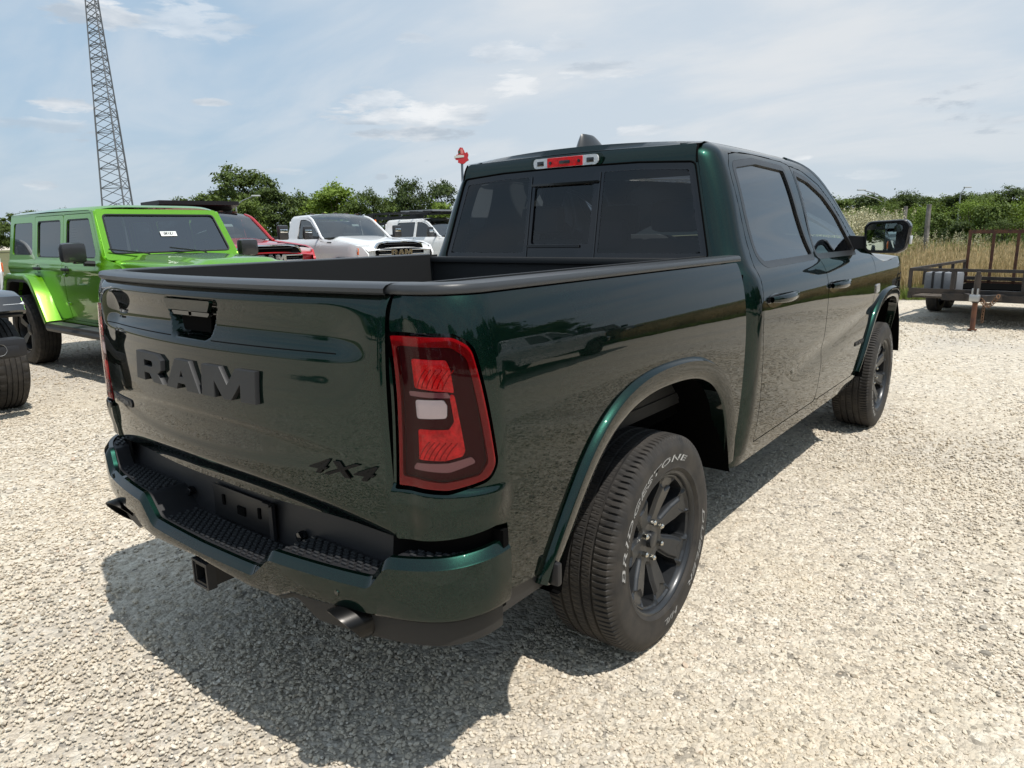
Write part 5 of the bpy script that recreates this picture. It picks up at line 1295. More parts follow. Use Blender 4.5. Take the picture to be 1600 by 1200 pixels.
def arch_band(root, mat, path, w, x0, x1, name='wheel_flare', th=.03):
    """a flare: band of thickness th following path (y,z), from x0 out to x1"""
    P = np.array(path, float); n = len(P); T_ = np.gradient(P, axis=0); T_ /= np.linalg.norm(T_, axis=1)[:, None]; N_ = np.stack([-T_[:, 1], T_[:, 0]], 1)
    c = P.mean(0); N_ *= np.where(((P-c)*N_).sum(1) < 0, -1, 1)[:, None]
    rows = []
    for p, q in zip(P, N_):
        o = p+q*th; o2 = p+q*(th*.35)
        rows.append([(x0, *o), (x1-.035, *(p+q*th)), (x1-.008, *(p+q*th*.75)), (x1, *(p+q*th*.1)), (x1, *(p-q*w)), (x1-.02, *(p-q*(w+.004))), (x1-.022, *(p-q*th*.2)), (x0, *(p-q*th*.3))])
    mb = MB(); mb.grid(rows); mb.add(rows[0], [tuple(range(8))]); mb.add(rows[-1], [tuple(range(8))]); me = mb.mesh(ang=35); return both_v(name, me, mat, root)

# ------------------------------------------------------------------- boxy off-road wagon
def offroader(loc, head, paint, label, group, scale=1.0, front_detail=True, name='off_road_wagon'):
    root = empty(name, (loc[0], loc[1], 0), R(head-90)); root.scale = (scale,)*3; tag(root, label, 'off-road car', group)
    dk = principled('jeep_black_plastic', (.020, .020, .022), .45, bump=.2, bscale=500, bdist=.0006)
    gl = glass('tinted_side_glass', (.10, .12, .13), ior=1.9); wg = glass('windscreen_glass', (.45, .52, .52), ior=2.5)
    xf = lambda y, z: np.where(z < 1.24, .790-.10*np.maximum(0, .80-z)+.012*np.exp(-((z-1.16)/.035)**2), .778-.15*(z-1.24)) + 0*y - .10*sstep(2.05, 2.35, y)
    body = [(-.66, .66), (-.50, .66), (-.47, .86), (-.36, 1.0), (.36, 1.0), (.50, .86), (.68, .56), (2.32, .56), (2.38, .70), (2.36, 1.20), (2.16, 1.27), (2.10, 1.30), (1.84, 1.79), (-.60, 1.80), (-.66, 1.24)]
    d_f = rounded([(1.13, .60), (1.08, .90), (1.075, 1.76), (1.80, 1.76), (2.06, 1.30), (2.10, 1.22), (2.12, .85), (1.98, .60)], [.05, 0, .03, .02, .02, 0, .1, .06], 4)
    w_f = rounded([(1.16, 1.305), (1.17, 1.70), (1.74, 1.70), (1.95, 1.305)], .04, 4)
    d_r = rounded([(.70, .60), (.52, .90), (.34, 1.04), (.22, 1.12), (.22, 1.76), (1.065, 1.76), (1.068, .90), (1.118, .60)], [.05, .05, .05, .03, .03, .03, 0, .05], 4)
    w_r = rounded([(.30, 1.305), (.30, 1.70), (.98, 1.70), (.98, 1.305)], .04, 4); w_q = rounded([(-.55, 1.32), (-.50, 1.70), (.13, 1.70), (.13, 1.32)], .04, 4)
    dd = side_kit(root, xf, paint, body, [(d_f, w_f), (d_r, w_r)], gl, dk, (-.68, 2.40), (.54, 1.82), (150, 64), lids=[w_q])
    for d in dd[1]: d.name = 'rear_door'
    # hardtop, rear, cowl, hood
    rows = []
    for y, dz, kx in ((-.665, -.10, .98), (-.65, -.02, 1), (-.60, .0, 1), (.6, .012, 1), (1.76, .0, 1), (1.83, -.025, 1)):
        rows.append([(math.copysign(min(1, abs(t))**.8, t)*.70*kx+0, y, 1.795+dz+.055*(1-abs(t)**5)) for t in np.linspace(-1, 1, 21)])
    mb = MB(); mb.grid(rows); mb.build('roof', paint, root)
    mb = MB(); mb.box((0, -.66, .95), (1.50, .05, .60), bev=.02); mb.build('tailgate', paint, root)
    mb = MB(); mb.box((0, -.655, 1.52), (1.36, .03, .52), bev=.01); mb.build('rear_window', gl, root)
    hx = lambda y: np.interp(y, [2.1, 3.50], [.69, .60])
    rows = []
    for y in np.linspace(2.14, 3.52, 18):
        h = 1.262-.050*((y-2.14)/1.38)**1.6 - .05*max(0, (y-3.42)/.1)**2; w = float(hx(y)); rows.append([(w*s, y, z) for s, z in [(-1.0, h-.24), (-1.0, h-.04), (-.985, h-.012)]+[(t, h+.035*(1-abs(t)**3)+.028*(1/(1+math.exp(-(.62-abs(t))*40)))) for t in np.linspace(-.95, .95, 21)]+[(.985, h-.012), (1.0, h-.04), (1.0, h-.24)]])
    mb = MB(); mb.grid(rows); mb.build('hood', paint, root, ang=40)
    mb = MB(); mb.box((0, 2.9, .85), (1.2, 1.2, .5)); mb.box((0, 1.0, .60), (1.5, 3.2, .12)); mb.box((0, 1.5, .48), (.7, 4.2, .14)); mb.tube([(-.8, 0, .42), (.8, 0, .42)], .06); mb.tube([(-.8, 3.008, .42), (.8, 3.008, .42)], .06); mb.build('underbody', DARK, root)
    # windscreen frame
    a0, a1 = Vector((0, 2.13, 1.27)), Vector((0, 1.82, 1.80)); d_ = (a1-a0)
    wf = link('windscreen_frame', None, None, root)
    outer = rounded([(-.74, 0), (-.675, .61), (.675, .61), (.74, 0)], .05, 4); inner = rounded([(-.665, .075), (-.615, .545), (.615, .545), (.665, .075)], .05, 4)
    ey = d_.normalized(); ez = Vector((1, 0, 0)).cross(ey)
    me = loops_mesh([outer, inner], .018, .006); me = finish(me, True, 30)
    def f(a): return np.array([tuple(a0+Vector((p[0], 0, 0))+ey*p[1]-ez*(p[2]-.015)) for p in a])
    link('frame_panel', warp(me, f), paint, wf)
    mb = MB(); mb.add([tuple(a0+Vector((p[0], 0, 0))+ey*p[1]+ez*.004) for p in rounded([(-.67, .07), (-.62, .55), (.62, .55), (.67, .07)], .05, 4)], [tuple(range(20))]); mb.build('windscreen', wg, wf, smooth=False)
    fr = [(p[0], p[1]) for p in inner]; mb = MB(); mb.tube([tuple(a0+Vector((p[0], 0, 0))+ey*p[1]-ez*.004) for p in fr+[fr[0]]], .012, 6); mb.build('windscreen_seal', dk, wf)
    for x0 in (-.42, .22):
        mb = MB(); p0 = a0+Vector((x0, .03, -.005)); mb.tube([p0, p0+Vector((.10, 0, 0))+ey*.06-ez*.03, p0+Vector((.48, 0, 0))+ey*.13-ez*.02], .008, 5); mb.build('wiper', dk, root)
    q = a0+ey*.30-ez*.006; mb = MB(); mb.add([tuple(q+Vector((x, 0, 0))+ey*z) for x, z in ((-.10, -.025), (.08, -.025), (.08, .035), (-.10, .035))], [(0, 1, 2, 3)]); stk = mb.build('windscreen_tag', principled('white_paper', (.78, .80, .78), .7), root, smooth=False)
    me = text_mesh('13190', .045, 0, 0, offset=.001)
    def f(a): return np.array([tuple(q+Vector((p[0]-.01, 0, 0))+ey*(p[1]+.005)-ez*.003) for p in a])
    link('tag_number', warp(me, f), principled('black_print', (.02, .02, .02), .6), stk)
    mb = MB(); mb.box((.50, 1.28, 1.52), (.004, .20, .30)); 
    ws = MB(); ws.add([(float(xf(np.array(1.3), np.array(z)))-.022, y, z) for y, z in ((1.22, 1.36), (1.42, 1.36), (1.42, 1.66), (1.22, 1.66))], [(0, 1, 2, 3)]); st = ws.build('window_sheet', principled('pale_window_sheet', (.42, .62, .58), .6), root, smooth=False)
    ln = MB()
    for k in range(9):
        z = 1.40+k*.028; ln.box((float(xf(np.array(1.3), np.array(z)))-.019, 1.32-.01*(k % 3), z), (.002, .15-.03*(k % 3), .007))
    ln.build('sheet_print', principled('grey_print', (.12, .2, .2), .6), st, smooth=False)['kind'] = 'stuff'
    # flares
    for y0, pth in ((0, [(-.60, .66), (-.53, .88), (-.40, 1.045), (-.28, 1.075), (.28, 1.075), (.42, 1.03), (.58, .84), (.76, .56)]), (3.008, [(-.60, .70), (-.48, .92), (-.34, 1.045), (-.2, 1.065), (.30, 1.065), (.42, 1.03), (.50, .92)])):
        arch_band(root, paint, [(y0+a, b) for a, b in pth], .035, .70, .945)
        arch_band(root, dk, [(y0+a*.93, b-.04) for a, b in pth], .03, .66, .925, 'flare_liner', .03)
    for s_ in (1, -1):
        mb = MB(); mb.box((s_*.86, 3.008+.43, 1.005), (.17, .12, .028), rot=(R(-28), 0, 0), bev=.008); mb.build('daytime_light', CLR2, root)
        mb = MB(); mb.box((s_*.935, 3.008+.40, .995), (.03, .10, .030), rot=(R(-28), 0, 0), bev=.008); mb.build('side_marker', principled('amber_lens', (.75, .16, .03), .2, coat=1), root)
        for (sx, yy_, zz_) in ((.96, 0, .5),): pass
        mb = MB(); mb.tube([(s_*.86, .66, .60), (s_*.90, .75, .50), (s_*.90, 2.28, .50), (s_*.86, 2.4, .60)], .045, 8); mb.box((s_*.86, 1.5, .545), (.15, 1.55, .03), bev=.012); mb.build('side_step', principled('dark_grey_step', (.05, .052, .055), .45), root)
        mb = MB(); mb.tube([(s_*.80, 1.98, 1.24), (s_*.90, 1.97, 1.25)], .03, 8); mb.build('mirror_arm', dk, root)
        mb = MB(); mb.box((s_*.985, 1.95, 1.36), (.24, .13, .20), bev=.05); mb.box((s_*.93, 1.955, 1.27), (.12, .08, .05), bev=.015); mb.build('door_mirror', principled('mirror_plastic', (.03, .03, .032), .35, coat=.4), root)
        for yy_ in (1.20, .36):
            mb = MB(); mb.box((s_*.815, yy_, 1.165), (.035, .17, .035), bev=.012); mb.lathe([(-.01, 0), (-.01, .04), (.004, .045)], 16, 'x', (s_*.796, yy_, 1.160)); mb.build('door_handle', dk, root)
        mb = MB(); mb.lathe([(-.02, 0), (.0, .085), (.02, .09), (.022, .075), (.01, .0)], 24, 'y', (s_*.43, 3.53, 1.06)); mb.build('headlight', CLR2, root)
    v_wheel(root, .80, 0, .42, TYRE2, RIM5, RIM, 1); v_wheel(root, .80, 3.008, .42, TYRE2, RIM5, RIM, 1); v_wheel(root, -.80, 0, .42, TYRE2, RIM5, RIM, -1); v_wheel(root, -.80, 3.008, .42, TYRE2, RIM5, RIM, -1)
    mb = MB(); mb.prism(rounded([(-.62, .78), (-.60, 1.20), (.60, 1.20), (.62, .78)], .06, 4), .06, (0, 3.47, 0)); gr = mb.build('grille', paint, root)
    for k in range(7):
        mb = MB(); mb.box(((k-3)*.085, 3.533, 1.04), (.048, .012, .24), bev=.005); mb.build('grille_slot', SEAM, gr)
    mb = MB(); mb.box((0, 3.70, .64), (1.66, .18, .17), bev=.045); mb.tube([(-.30, 3.76, .72), (-.24, 3.76, .86), (.24, 3.76, .86), (.30, 3.76, .72)], .03, 10); mb.box((.62, 3.70, .62), (.3, .2, .1), bev=.03); mb.box((-.62, 3.70, .62), (.3, .2, .1), bev=.03); mb.build('front_bumper', dk, root)
    mb = MB(); mb.box((0, 3.55, .62), (1.0, .2, .2)); mb.build('bumper_mount', DARK, root)
    for s_ in (1, -1): mb = MB(); mb.lathe([(0, .0), (.0, .045), (.02, .05)], 20, 'y', (s_*.62, 3.782, .64)); mb.build('fog_light', CLR2, root)
    mb = MB(); mb.box((0, 1.86, 1.02), (1.4, .3, .3), bev=.06)
    for x0 in (-.36, .36): mb.box((x0, 1.15, 1.05), (.5, .14, .7), bev=.05); mb.box((x0, 1.12, 1.48), (.26, .10, .17), bev=.04); mb.box((x0, .35, 1.0), (.5, .14, .6), bev=.05)
    mb.build('seats', SEATM, root)
    sp = MB(); w = link('spare_wheel', None, None, root); w.location = (0, -.83, 1.0); w.rotation_euler = (0, 0, R(-90)); link('tyre', TYRE2, RUBBER, w); link('rim', RIM5, RIM, w)
    for s_ in (1, -1):
        for yy_, zz_ in ((2.06, 1.10), (2.06, .78), (1.085, 1.10), (1.085, .78)):
            mb = MB(); mb.box((s_*(.788 if yy_ < 2 else .765), yy_+.03, zz_), (.03, .10, .035), bev=.008); mb.build('door_hinge', paint, root)
    for s_ in (1, -1): mb = MB(); mb.box((s_*.60, 3.25, 1.20), (.05, .09, .04), bev=.01); mb.build('hood_latch', dk, root)
    return root
lime = car_paint('lime_green_metallic_paint', (.12, .34, .010), flake=(1.1, 1.1, .6), metal=.45, rough=.28, coat_rough=.02)
blk = car_paint('black_grey_paint', (.035, .038, .042), metal=.5, rough=.3)
jeep = offroader((-8.24, 1.87), -.3, lime, 'lime green four door off-road wagon parked left of the dark green pickup', None, scale=1.029)
offroader((-8.72, -.92), 0.0, blk, 'black off-road wagon cut by the left edge, its front wheel nearest', None)

# ------------------------------------------------------------------- heavy duty pickups, origin under the front axle
def heavy_pickup(loc, head, paint, label, group, crew=False, scale=1.0, body='bed', name='heavy_duty_pickup', numb='12475'):
    root = empty(name, (loc[0], loc[1], 0), R(head-90)); root.scale = (scale,)*3; tag(root, label, 'pickup truck', group)
    L = .88 if crew else 0.0; cr = -2.70-L; wb = -3.56-L; end = wb-1.25
    dk = principled('jeep_black_plastic', (.02, .02, .022), .45); gl = glass('tinted_side_glass', (.10, .12, .13), ior=1.9); wg = glass('windscreen_glass', (.45, .52, .52), ior=2.5)
    xl = spline([.5, .7, .95, 1.2, 1.33, 1.42], [.945, .975, .995, .995, .975, .93])
    xf = lambda y, z: np.where(z < 1.42, xl(z), .93-.24*(z-1.42)-1.2*np.maximum(0, z-1.90)**2*4) + 0*y - .16*sstep(.25, 1.0, y)**1.5
    top = [(-1.0, 1.43), (-1.30, 1.66), (-1.62, 1.88), (-1.86, 1.955), (-2.3, 1.975), (cr+.12, 1.965), (cr+.03, 1.90), (cr-.04, 1.43)]
    arch = lambda y0: [(y0-.56, .55), (y0-.52, .78), (y0-.38, .94), (y0-.15, 1.0), (y0+.15, 1.0), (y0+.38, .94), (y0+.52, .78), (y0+.56, .55)]
    body_ = [(.86, .62), (.56, .60)] + arch(0)[::-1][1:-1] + [(-.60, .52), (cr-.02, .52)] + top[::-1] + [(-.4, 1.385), (.3, 1.33), (.72, 1.25), (.88, 1.1)]
    y1 = -1.06; dfr = rounded([(-.92, .58), (-.90, 1.0), (-.98, 1.41), (-1.30, 1.63), (-1.62, 1.845), (-1.87, 1.915), (-2.10, 1.93), (-2.125, 1.42), (-2.10, .58)], [.05, 0, .02, 0, 0, 0, .02, 0, .04], 3)
    wfr = rounded([(-1.10, 1.455), (-1.36, 1.635), (-1.65, 1.81), (-1.86, 1.868), (-2.06, 1.875), (-2.065, 1.44), (-1.12, 1.43)], [.02, .1, .1, .03, .02, .02, .02], 3)
    ds = [(dfr, wfr)]
    if crew: ds.append((rounded([(-2.115, .58), (-2.14, 1.42), (-2.115, 1.93), (-3.08, 1.93), (-3.18, 1.42), (-3.02, 1.0), (-2.98, .58)], [.04, 0, .02, .05, 0, .05, .04], 3), rounded([(-2.18, 1.44), (-2.17, 1.875), (-2.98, 1.87), (-3.04, 1.50), (-3.0, 1.44)], [.02, .02, .08, .04, .02], 3)))
    else:
        ds = [(rounded([(-.92, .58), (-.90, 1.0), (-.98, 1.41), (-1.30, 1.63), (-1.62, 1.845), (-1.87, 1.915), (-2.26, 1.93), (-2.30, 1.42), (-2.26, .58)], [.05, 0, .02, 0, 0, 0, .03, 0, .04], 3), rounded([(-1.10, 1.455), (-1.36, 1.635), (-1.65, 1.81), (-1.90, 1.865), (-2.17, 1.865), (-2.21, 1.44), (-1.12, 1.43)], [.02, .1, .1, .03, .05, .02, .02], 3))]
    side_kit(root, xf, paint, body_, ds, gl, dk, (cr-.06, .90), (.50, 2.0), (130, 60))
    mb = MB(); mb.box((0, cr, 1.2), (1.7, .05, 1.3), bev=.02); mb.build('cab_back', paint, root)
    mb = MB(); mb.box((0, cr-.015, 1.68), (1.36, .03, .38), bev=.01); mb.build('rear_window', gl, root)
    def rz(y): return float(np.interp(-y, [-p[0] for p in top[:7]], [p[1] for p in top[:7]]))
    rows = [[(float(xf(np.array(0), np.array(rz(y))))*t, y+.0, rz(y)+.045*(1-t*t)) for t in np.linspace(-1, 1, 21)] for y in np.linspace(-1.88, cr+.06, 16)]
    mb = MB(); mb.grid(rows); mb.build('roof', paint, root)
    rows = [[(float(xf(np.array(0), np.array(rz(y))))*t*.955, y+.20*(1-t*t)*sstep(-1.9, -1.2, y), rz(y)+.045*(1-t*t)*sstep(-1.0, -1.9, y)+.02*(1-t*t)) for t in np.linspace(-1, 1, 17)] for y in np.linspace(-1.02, -1.87, 12)]
    mb = MB(); mb.grid(rows); mb.build('windscreen', wg, root)
    for s_ in (1, -1): mb = MB(); mb.tube([(s_*(float(xf(np.array(0), np.array(rz(y))))-.018), y+.02, rz(y)-.008) for y in np.linspace(-.95, -1.9, 10)], .028, 6); mb.build('windscreen_pillar', paint, root)
    q = Vector((-.15, -1.33, 1.735)); mb = MB(); mb.add([tuple(q+Vector(p)) for p in ((-.10, .06, -.03), (.08, .06, -.03), (.08, .0, .02), (-.10, .0, .02))], [(0, 1, 2, 3)]); mb.build('windscreen_tag', principled('white_paper', (.78, .80, .78), .7), root, smooth=False)
    # hood with raised middle
    def hz(x, y): a = abs(x); return float(np.interp(-y, [-.90, -.80, -.4, .4, 1.05], [1.17, 1.24, 1.315, 1.38, 1.43])) + .065*(1-float(sstep(.50, .66, a)))*float(sstep(.92, .5, y)) - .05*a**2
    rows = [[(t*(float(xf(np.array(y), np.array(1.33)))-.012), y, hz(t*.95, y)) for t in np.linspace(-1, 1, 41)] for y in np.linspace(-.98, .86, 22)]
    mb = MB(); mb.grid(rows); mb.build('hood', paint, root, ang=50)
    mb = MB()
    for s_ in (1,): mb.box((s_*.965, -.55, 1.335), (.02, .20, .045), bev=.008)
    me = mb.mesh(); both_v('hood_badge', me, dk, root)
    # front face
    mb = MB(); mb.box((0, .74, .95), (1.68, .12, .55), bev=.05); mb.build('front_panel', paint, root)
    gro = rounded([(-.60, .90), (-.66, 1.14), (-.56, 1.32), (-.36, 1.355), (.36, 1.355), (.56, 1.32), (.66, 1.14), (.60, .90)], [.06, .04, .1, .1, .1, .1, .04, .06], 4)
    gri = [(x*.95, 1.12+(z-1.12)*.92-.002) for x, z in gro]
    me = finish(loops_mesh([gro, gri], .030, .004), True, 30)
    def f(a): return np.stack([a[:, 0], .86-a[:, 2]*-1-.10*(a[:, 0]/.66)**2, a[:, 1]], 1)
    link('grille_surround', warp(me, f), CHROME, root)
    g0 = MB(); g0.prism(gri, .03, (0, .80, 0)); g_ = g0.build('grille', SEAM, root)
    for k in range(5):
        b1 = MB(); b1.box((0, .85, .95+k*.085), (1.06 if k < 4 else .85, .012, .014), bev=.003); b1.build('grille_bar', dk, g_)
    for z in (1.075, 1.165):
        for s_ in (1, -1): b1 = MB(); b1.box((s_*.42, .875, z), (.32, .02, .018), bev=.004); b1.build('cross_bar', CHROME, g_)
    def pl(me):
        def f(a): return np.stack([-.27+.54*a[:, 0]/8.3, .885+a[:, 2]*.06, 1.065+.11*a[:, 1]], 1)
        return finish(warp(me, f), True, 30)
    def pl2(me): me = pl(me); n = len(me.vertices); a = np.empty(n*3); me.vertices.foreach_get('co', a); a = a.reshape(-1, 3); a[:, 0] *= -1; me.vertices.foreach_set('co', a.ravel()); me.flip_normals(); return me
    ram_letters(g_, CHROME, pl2)
    for s_ in (1, -1):
        h = link('headlight', None, None, root); mb = MB(); mb.prism(rounded([(.66, 1.03), (.67, 1.30), (.90, 1.27), (.955, 1.20), (.94, 1.03)], .03, 3), .05, (0, .74, 0), (s_, -.16 if s_ > 0 else -.16, 0)); mb.build('headlight_lens', CLR2, h)
        mb = MB(); 
        for x0 in (.74, .85): mb.lathe([(0, 0), (.0, .05), (.012, .055), (.014, .04)], 20, 'y', (s_*x0, .80-.16*x0+.015, 1.16))
        mb.build('projector', dk, h)
        mb = MB(); mb.box((s_*.935, .60, 1.15), (.03, .10, .14), bev=.01); mb.build('turn_signal', principled('amber_lens', (.75, .16, .03), .2, coat=1), h)
        # tow mirrors
        mb = MB(); mb.bar((s_*.93, -1.12, 1.45), (s_*1.16, -1.10, 1.47), .05, .06); mb.build('mirror_arm', dk, root)
        mb = MB(); mb.box((s_*1.20, -1.10, 1.57), (.22, .12, .30), bev=.04); m_ = mb.build('door_mirror', principled('mirror_plastic', (.03, .03, .032), .35, coat=.4), root)
        mb = MB(); mb.box((s_*1.20, -1.045, 1.60), (.16, .02, .07), bev=.006); mb.build('mirror_signal', CHROME, m_)
        for y0 in [-1.98]+([-2.9] if crew else []):
            mb = MB(); mb.box((s_*1.0, y0, 1.26), (.03, .19, .035), bev=.012); mb.build('door_handle', dk, root)
    for k in range(5):
        mb = MB(); mb.box(((k-2)*.30, -1.97, 2.030-.012*abs(k-2)), (.09, .08, .03), bev=.012); mb.build('roof_marker', principled('smoked_marker', (.05, .03, .02), .3), root)
    mb = MB(); mb.box((0, .92, .72), (1.90, .16, .26), bev=.07); mb.build('front_bumper', CHROME, root)
    mb = MB(); mb.box((0, .99, .66), (.9, .06, .10), bev=.02); mb.build('bumper_intake', SEAM, root)
    for y0 in (0, wb): arch_band(root, dk, arch(y0), .03, .90, 1.03)
    for y0 in (0, wb):
        for s_ in (1, -1): v_wheel(root, s_*.86, y0, .41, TYRE3, RIM8, RIM, s_)
    mb = MB(); mb.box((0, -1.6, .62), (1.7, 4.2, .16)); mb.box((0, wb/2, .55), (.9, 6.0, .16)); mb.box((0, .0, .9), (1.5, 1.2, .5)); mb.build('underbody', DARK, root)
    mb = MB()
    for x0 in (-.42, .42): mb.box((x0, -1.95, 1.2), (.55, .15, .7), bev=.06); mb.box((x0, -2.02, 1.64), (.28, .11, .18), bev=.04)
    mb.box((0, -1.15, 1.28), (1.6, .35, .25), bev=.06); mb.build('seats', SEATM, root)
    if body == 'bed':
        bp = [(cr-.05, .62), (wb+.56, .62)]+arch(wb)[::-1][1:-1]+[(wb-.56, .62), (end, .66), (end, 1.43), (cr-.05, 1.43)]
        mp = lambda y, z: np.stack([xl(z)-.0, y+0*z, z+0*y], -1)
        both_v('bed_side', clip_grid(mp, np.linspace(end-.02, cr-.03, 60), np.linspace(.60, 1.44, 30), lambda P, y, z: sd_poly(y, z, bp), .12, 'bed'), paint, root)
        mb = MB(); mb.box((0, (end+cr)/2, .92), (1.7, cr-end-.1, .04)); mb.box((0, end+.02, 1.05), (1.86, .05, .74), bev=.015); mb.box((0, cr-.08, 1.15), (1.7, .03, .5)); mb.build('bed_floor', paint, root)
    elif body == 'dump':
        sb = principled('black_painted_steel', (.016, .016, .018), .4, metal=.2); y0_ = cr-.25
        b_o = link('dump_body', None, None, root)
        for s_ in (1, -1): mb = MB(); mb.box((s_*1.08, y0_-1.6, 1.45), (.06, 3.2, .60), bev=.01); mb.build('side_wall', sb, b_o)
        mb = MB(); mb.box((0, y0_-1.6, 1.10), (2.2, 3.3, .08)); mb.build('body_floor', sb, b_o)
        mb = MB(); mb.box((0, y0_, 1.55), (1.9, .06, 1.06), bev=.01); mb.build('headboard', sb, b_o)
        mb = MB(); mb.add([(-.92, y0_, 2.08), (.92, y0_, 2.08), (.92, y0_, 2.22), (-.92, y0_, 2.22), (-.80, y0_+.75, 2.16), (.80, y0_+.75, 2.16), (.80, y0_+.75, 2.24), (-.80, y0_+.75, 2.24)], [(0, 3, 2, 1), (4, 5, 6, 7), (0, 1, 5, 4), (3, 7, 6, 2), (0, 4, 7, 3), (1, 2, 6, 5)]); mb.build('cab_shield', sb, b_o, smooth=False)
    else:
        sb = principled('black_painted_steel', (.016, .016, .018), .4, metal=.2); y0_ = cr-.2; b_o = link('stake_body', None, None, root)
        mb = MB(); mb.box((0, y0_-1.7, 1.12), (2.3, 3.4, .12)); mb.build('flat_deck', sb, b_o)
        for s_ in (1, -1):
            for k in range(6): mb = MB(); mb.box((s_*1.12, y0_-.1-k*.62, 1.68), (.05, .06, 1.05)); mb.build('stake', sb, b_o, smooth=False)
            for k in range(5): mb = MB(); mb.box((s_*1.09, y0_-1.7, 1.30+k*.20), (.03, 3.3, .10)); mb.build('slat', sb, b_o, smooth=False)
            mb = MB(); mb.box((s_*.98, y0_+1.0, 2.17), (.05, 3.0, .05)); mb.build('rack_rail', sb, b_o, smooth=False)
        for k in range(5): mb = MB(); mb.box((0, y0_-.3+k*.62, 2.20), (1.95, .04, .04)); mb.build('rack_bar', sb, b_o, smooth=False)
        mb = MB(); mb.box((-.1, y0_+1.5, 2.235), (1.5, 1.5, .05)); mb.build('ladder_board', principled('grey_aluminium', (.32, .33, .34), .4, metal=.6), b_o, smooth=False)
        mb = MB(); mb.prism([(-.05, 0), (.05, 0), (.02, .14), (-.02, .14)], .05, (1.13, y0_+.05, 1.86), (0, 1, 0), (0, 0, 1), (1, 0, 0)); mb.build('orange_marker', principled('orange_plastic', (.80, .15, .02), .4), b_o)
    return root
wht = principled('white_paint', (.78, .79, .79), .3, coat=.9, coat_rough=.03); redp = car_paint('red_paint', (.42, .012, .016), metal=.15, rough=.3)
GP = 'work pickups parked in the row at the back'
heavy_pickup((-10.23, 5.38), -8.5, redp, 'red pickup with black dump body behind the lime green wagon', GP, body='dump', scale=1.02)
heavy_pickup((-10.62, 8.95), -9.5, wht, 'white single cab pickup with chrome grille seen over the bed rail', GP, scale=1.016, body='bed')
heavy_pickup((-12.3, 14.63), -2.0, wht, 'white crew cab pickup with black ladder rack, partly behind the pickup cab', GP, crew=True, body='stake')
heavy_pickup((-11.3, .55), 0, wht, 'white pickup at the far left edge behind the lime green wagon', GP)
# vehicles on the right that the dark green flank mirrors
GM = 'vehicles parked on the right, seen only as reflections'
heavy_pickup((8.6, 9.8), 78, wht, 'white pickup parked to the right, mirrored in the dark green bed side', GM, crew=True)
offroader((11.5, 14.5), 84, blk, 'black off-road wagon parked to the right, seen only in reflections', GM)

heavy_pickup((2.2, -8.2), 88, blk, 'unseen black pickup added behind the viewer to darken the tailgate reflection', GM, crew=True)  # unseen, added behind the viewer for a dark reflection in the tailgate
offroader((-1.6, -12.6), 92, blk, 'unseen black off-road wagon added behind the viewer to darken the tailgate reflection', GM)  # likewise added out of view, only to darken what the gate mirrors
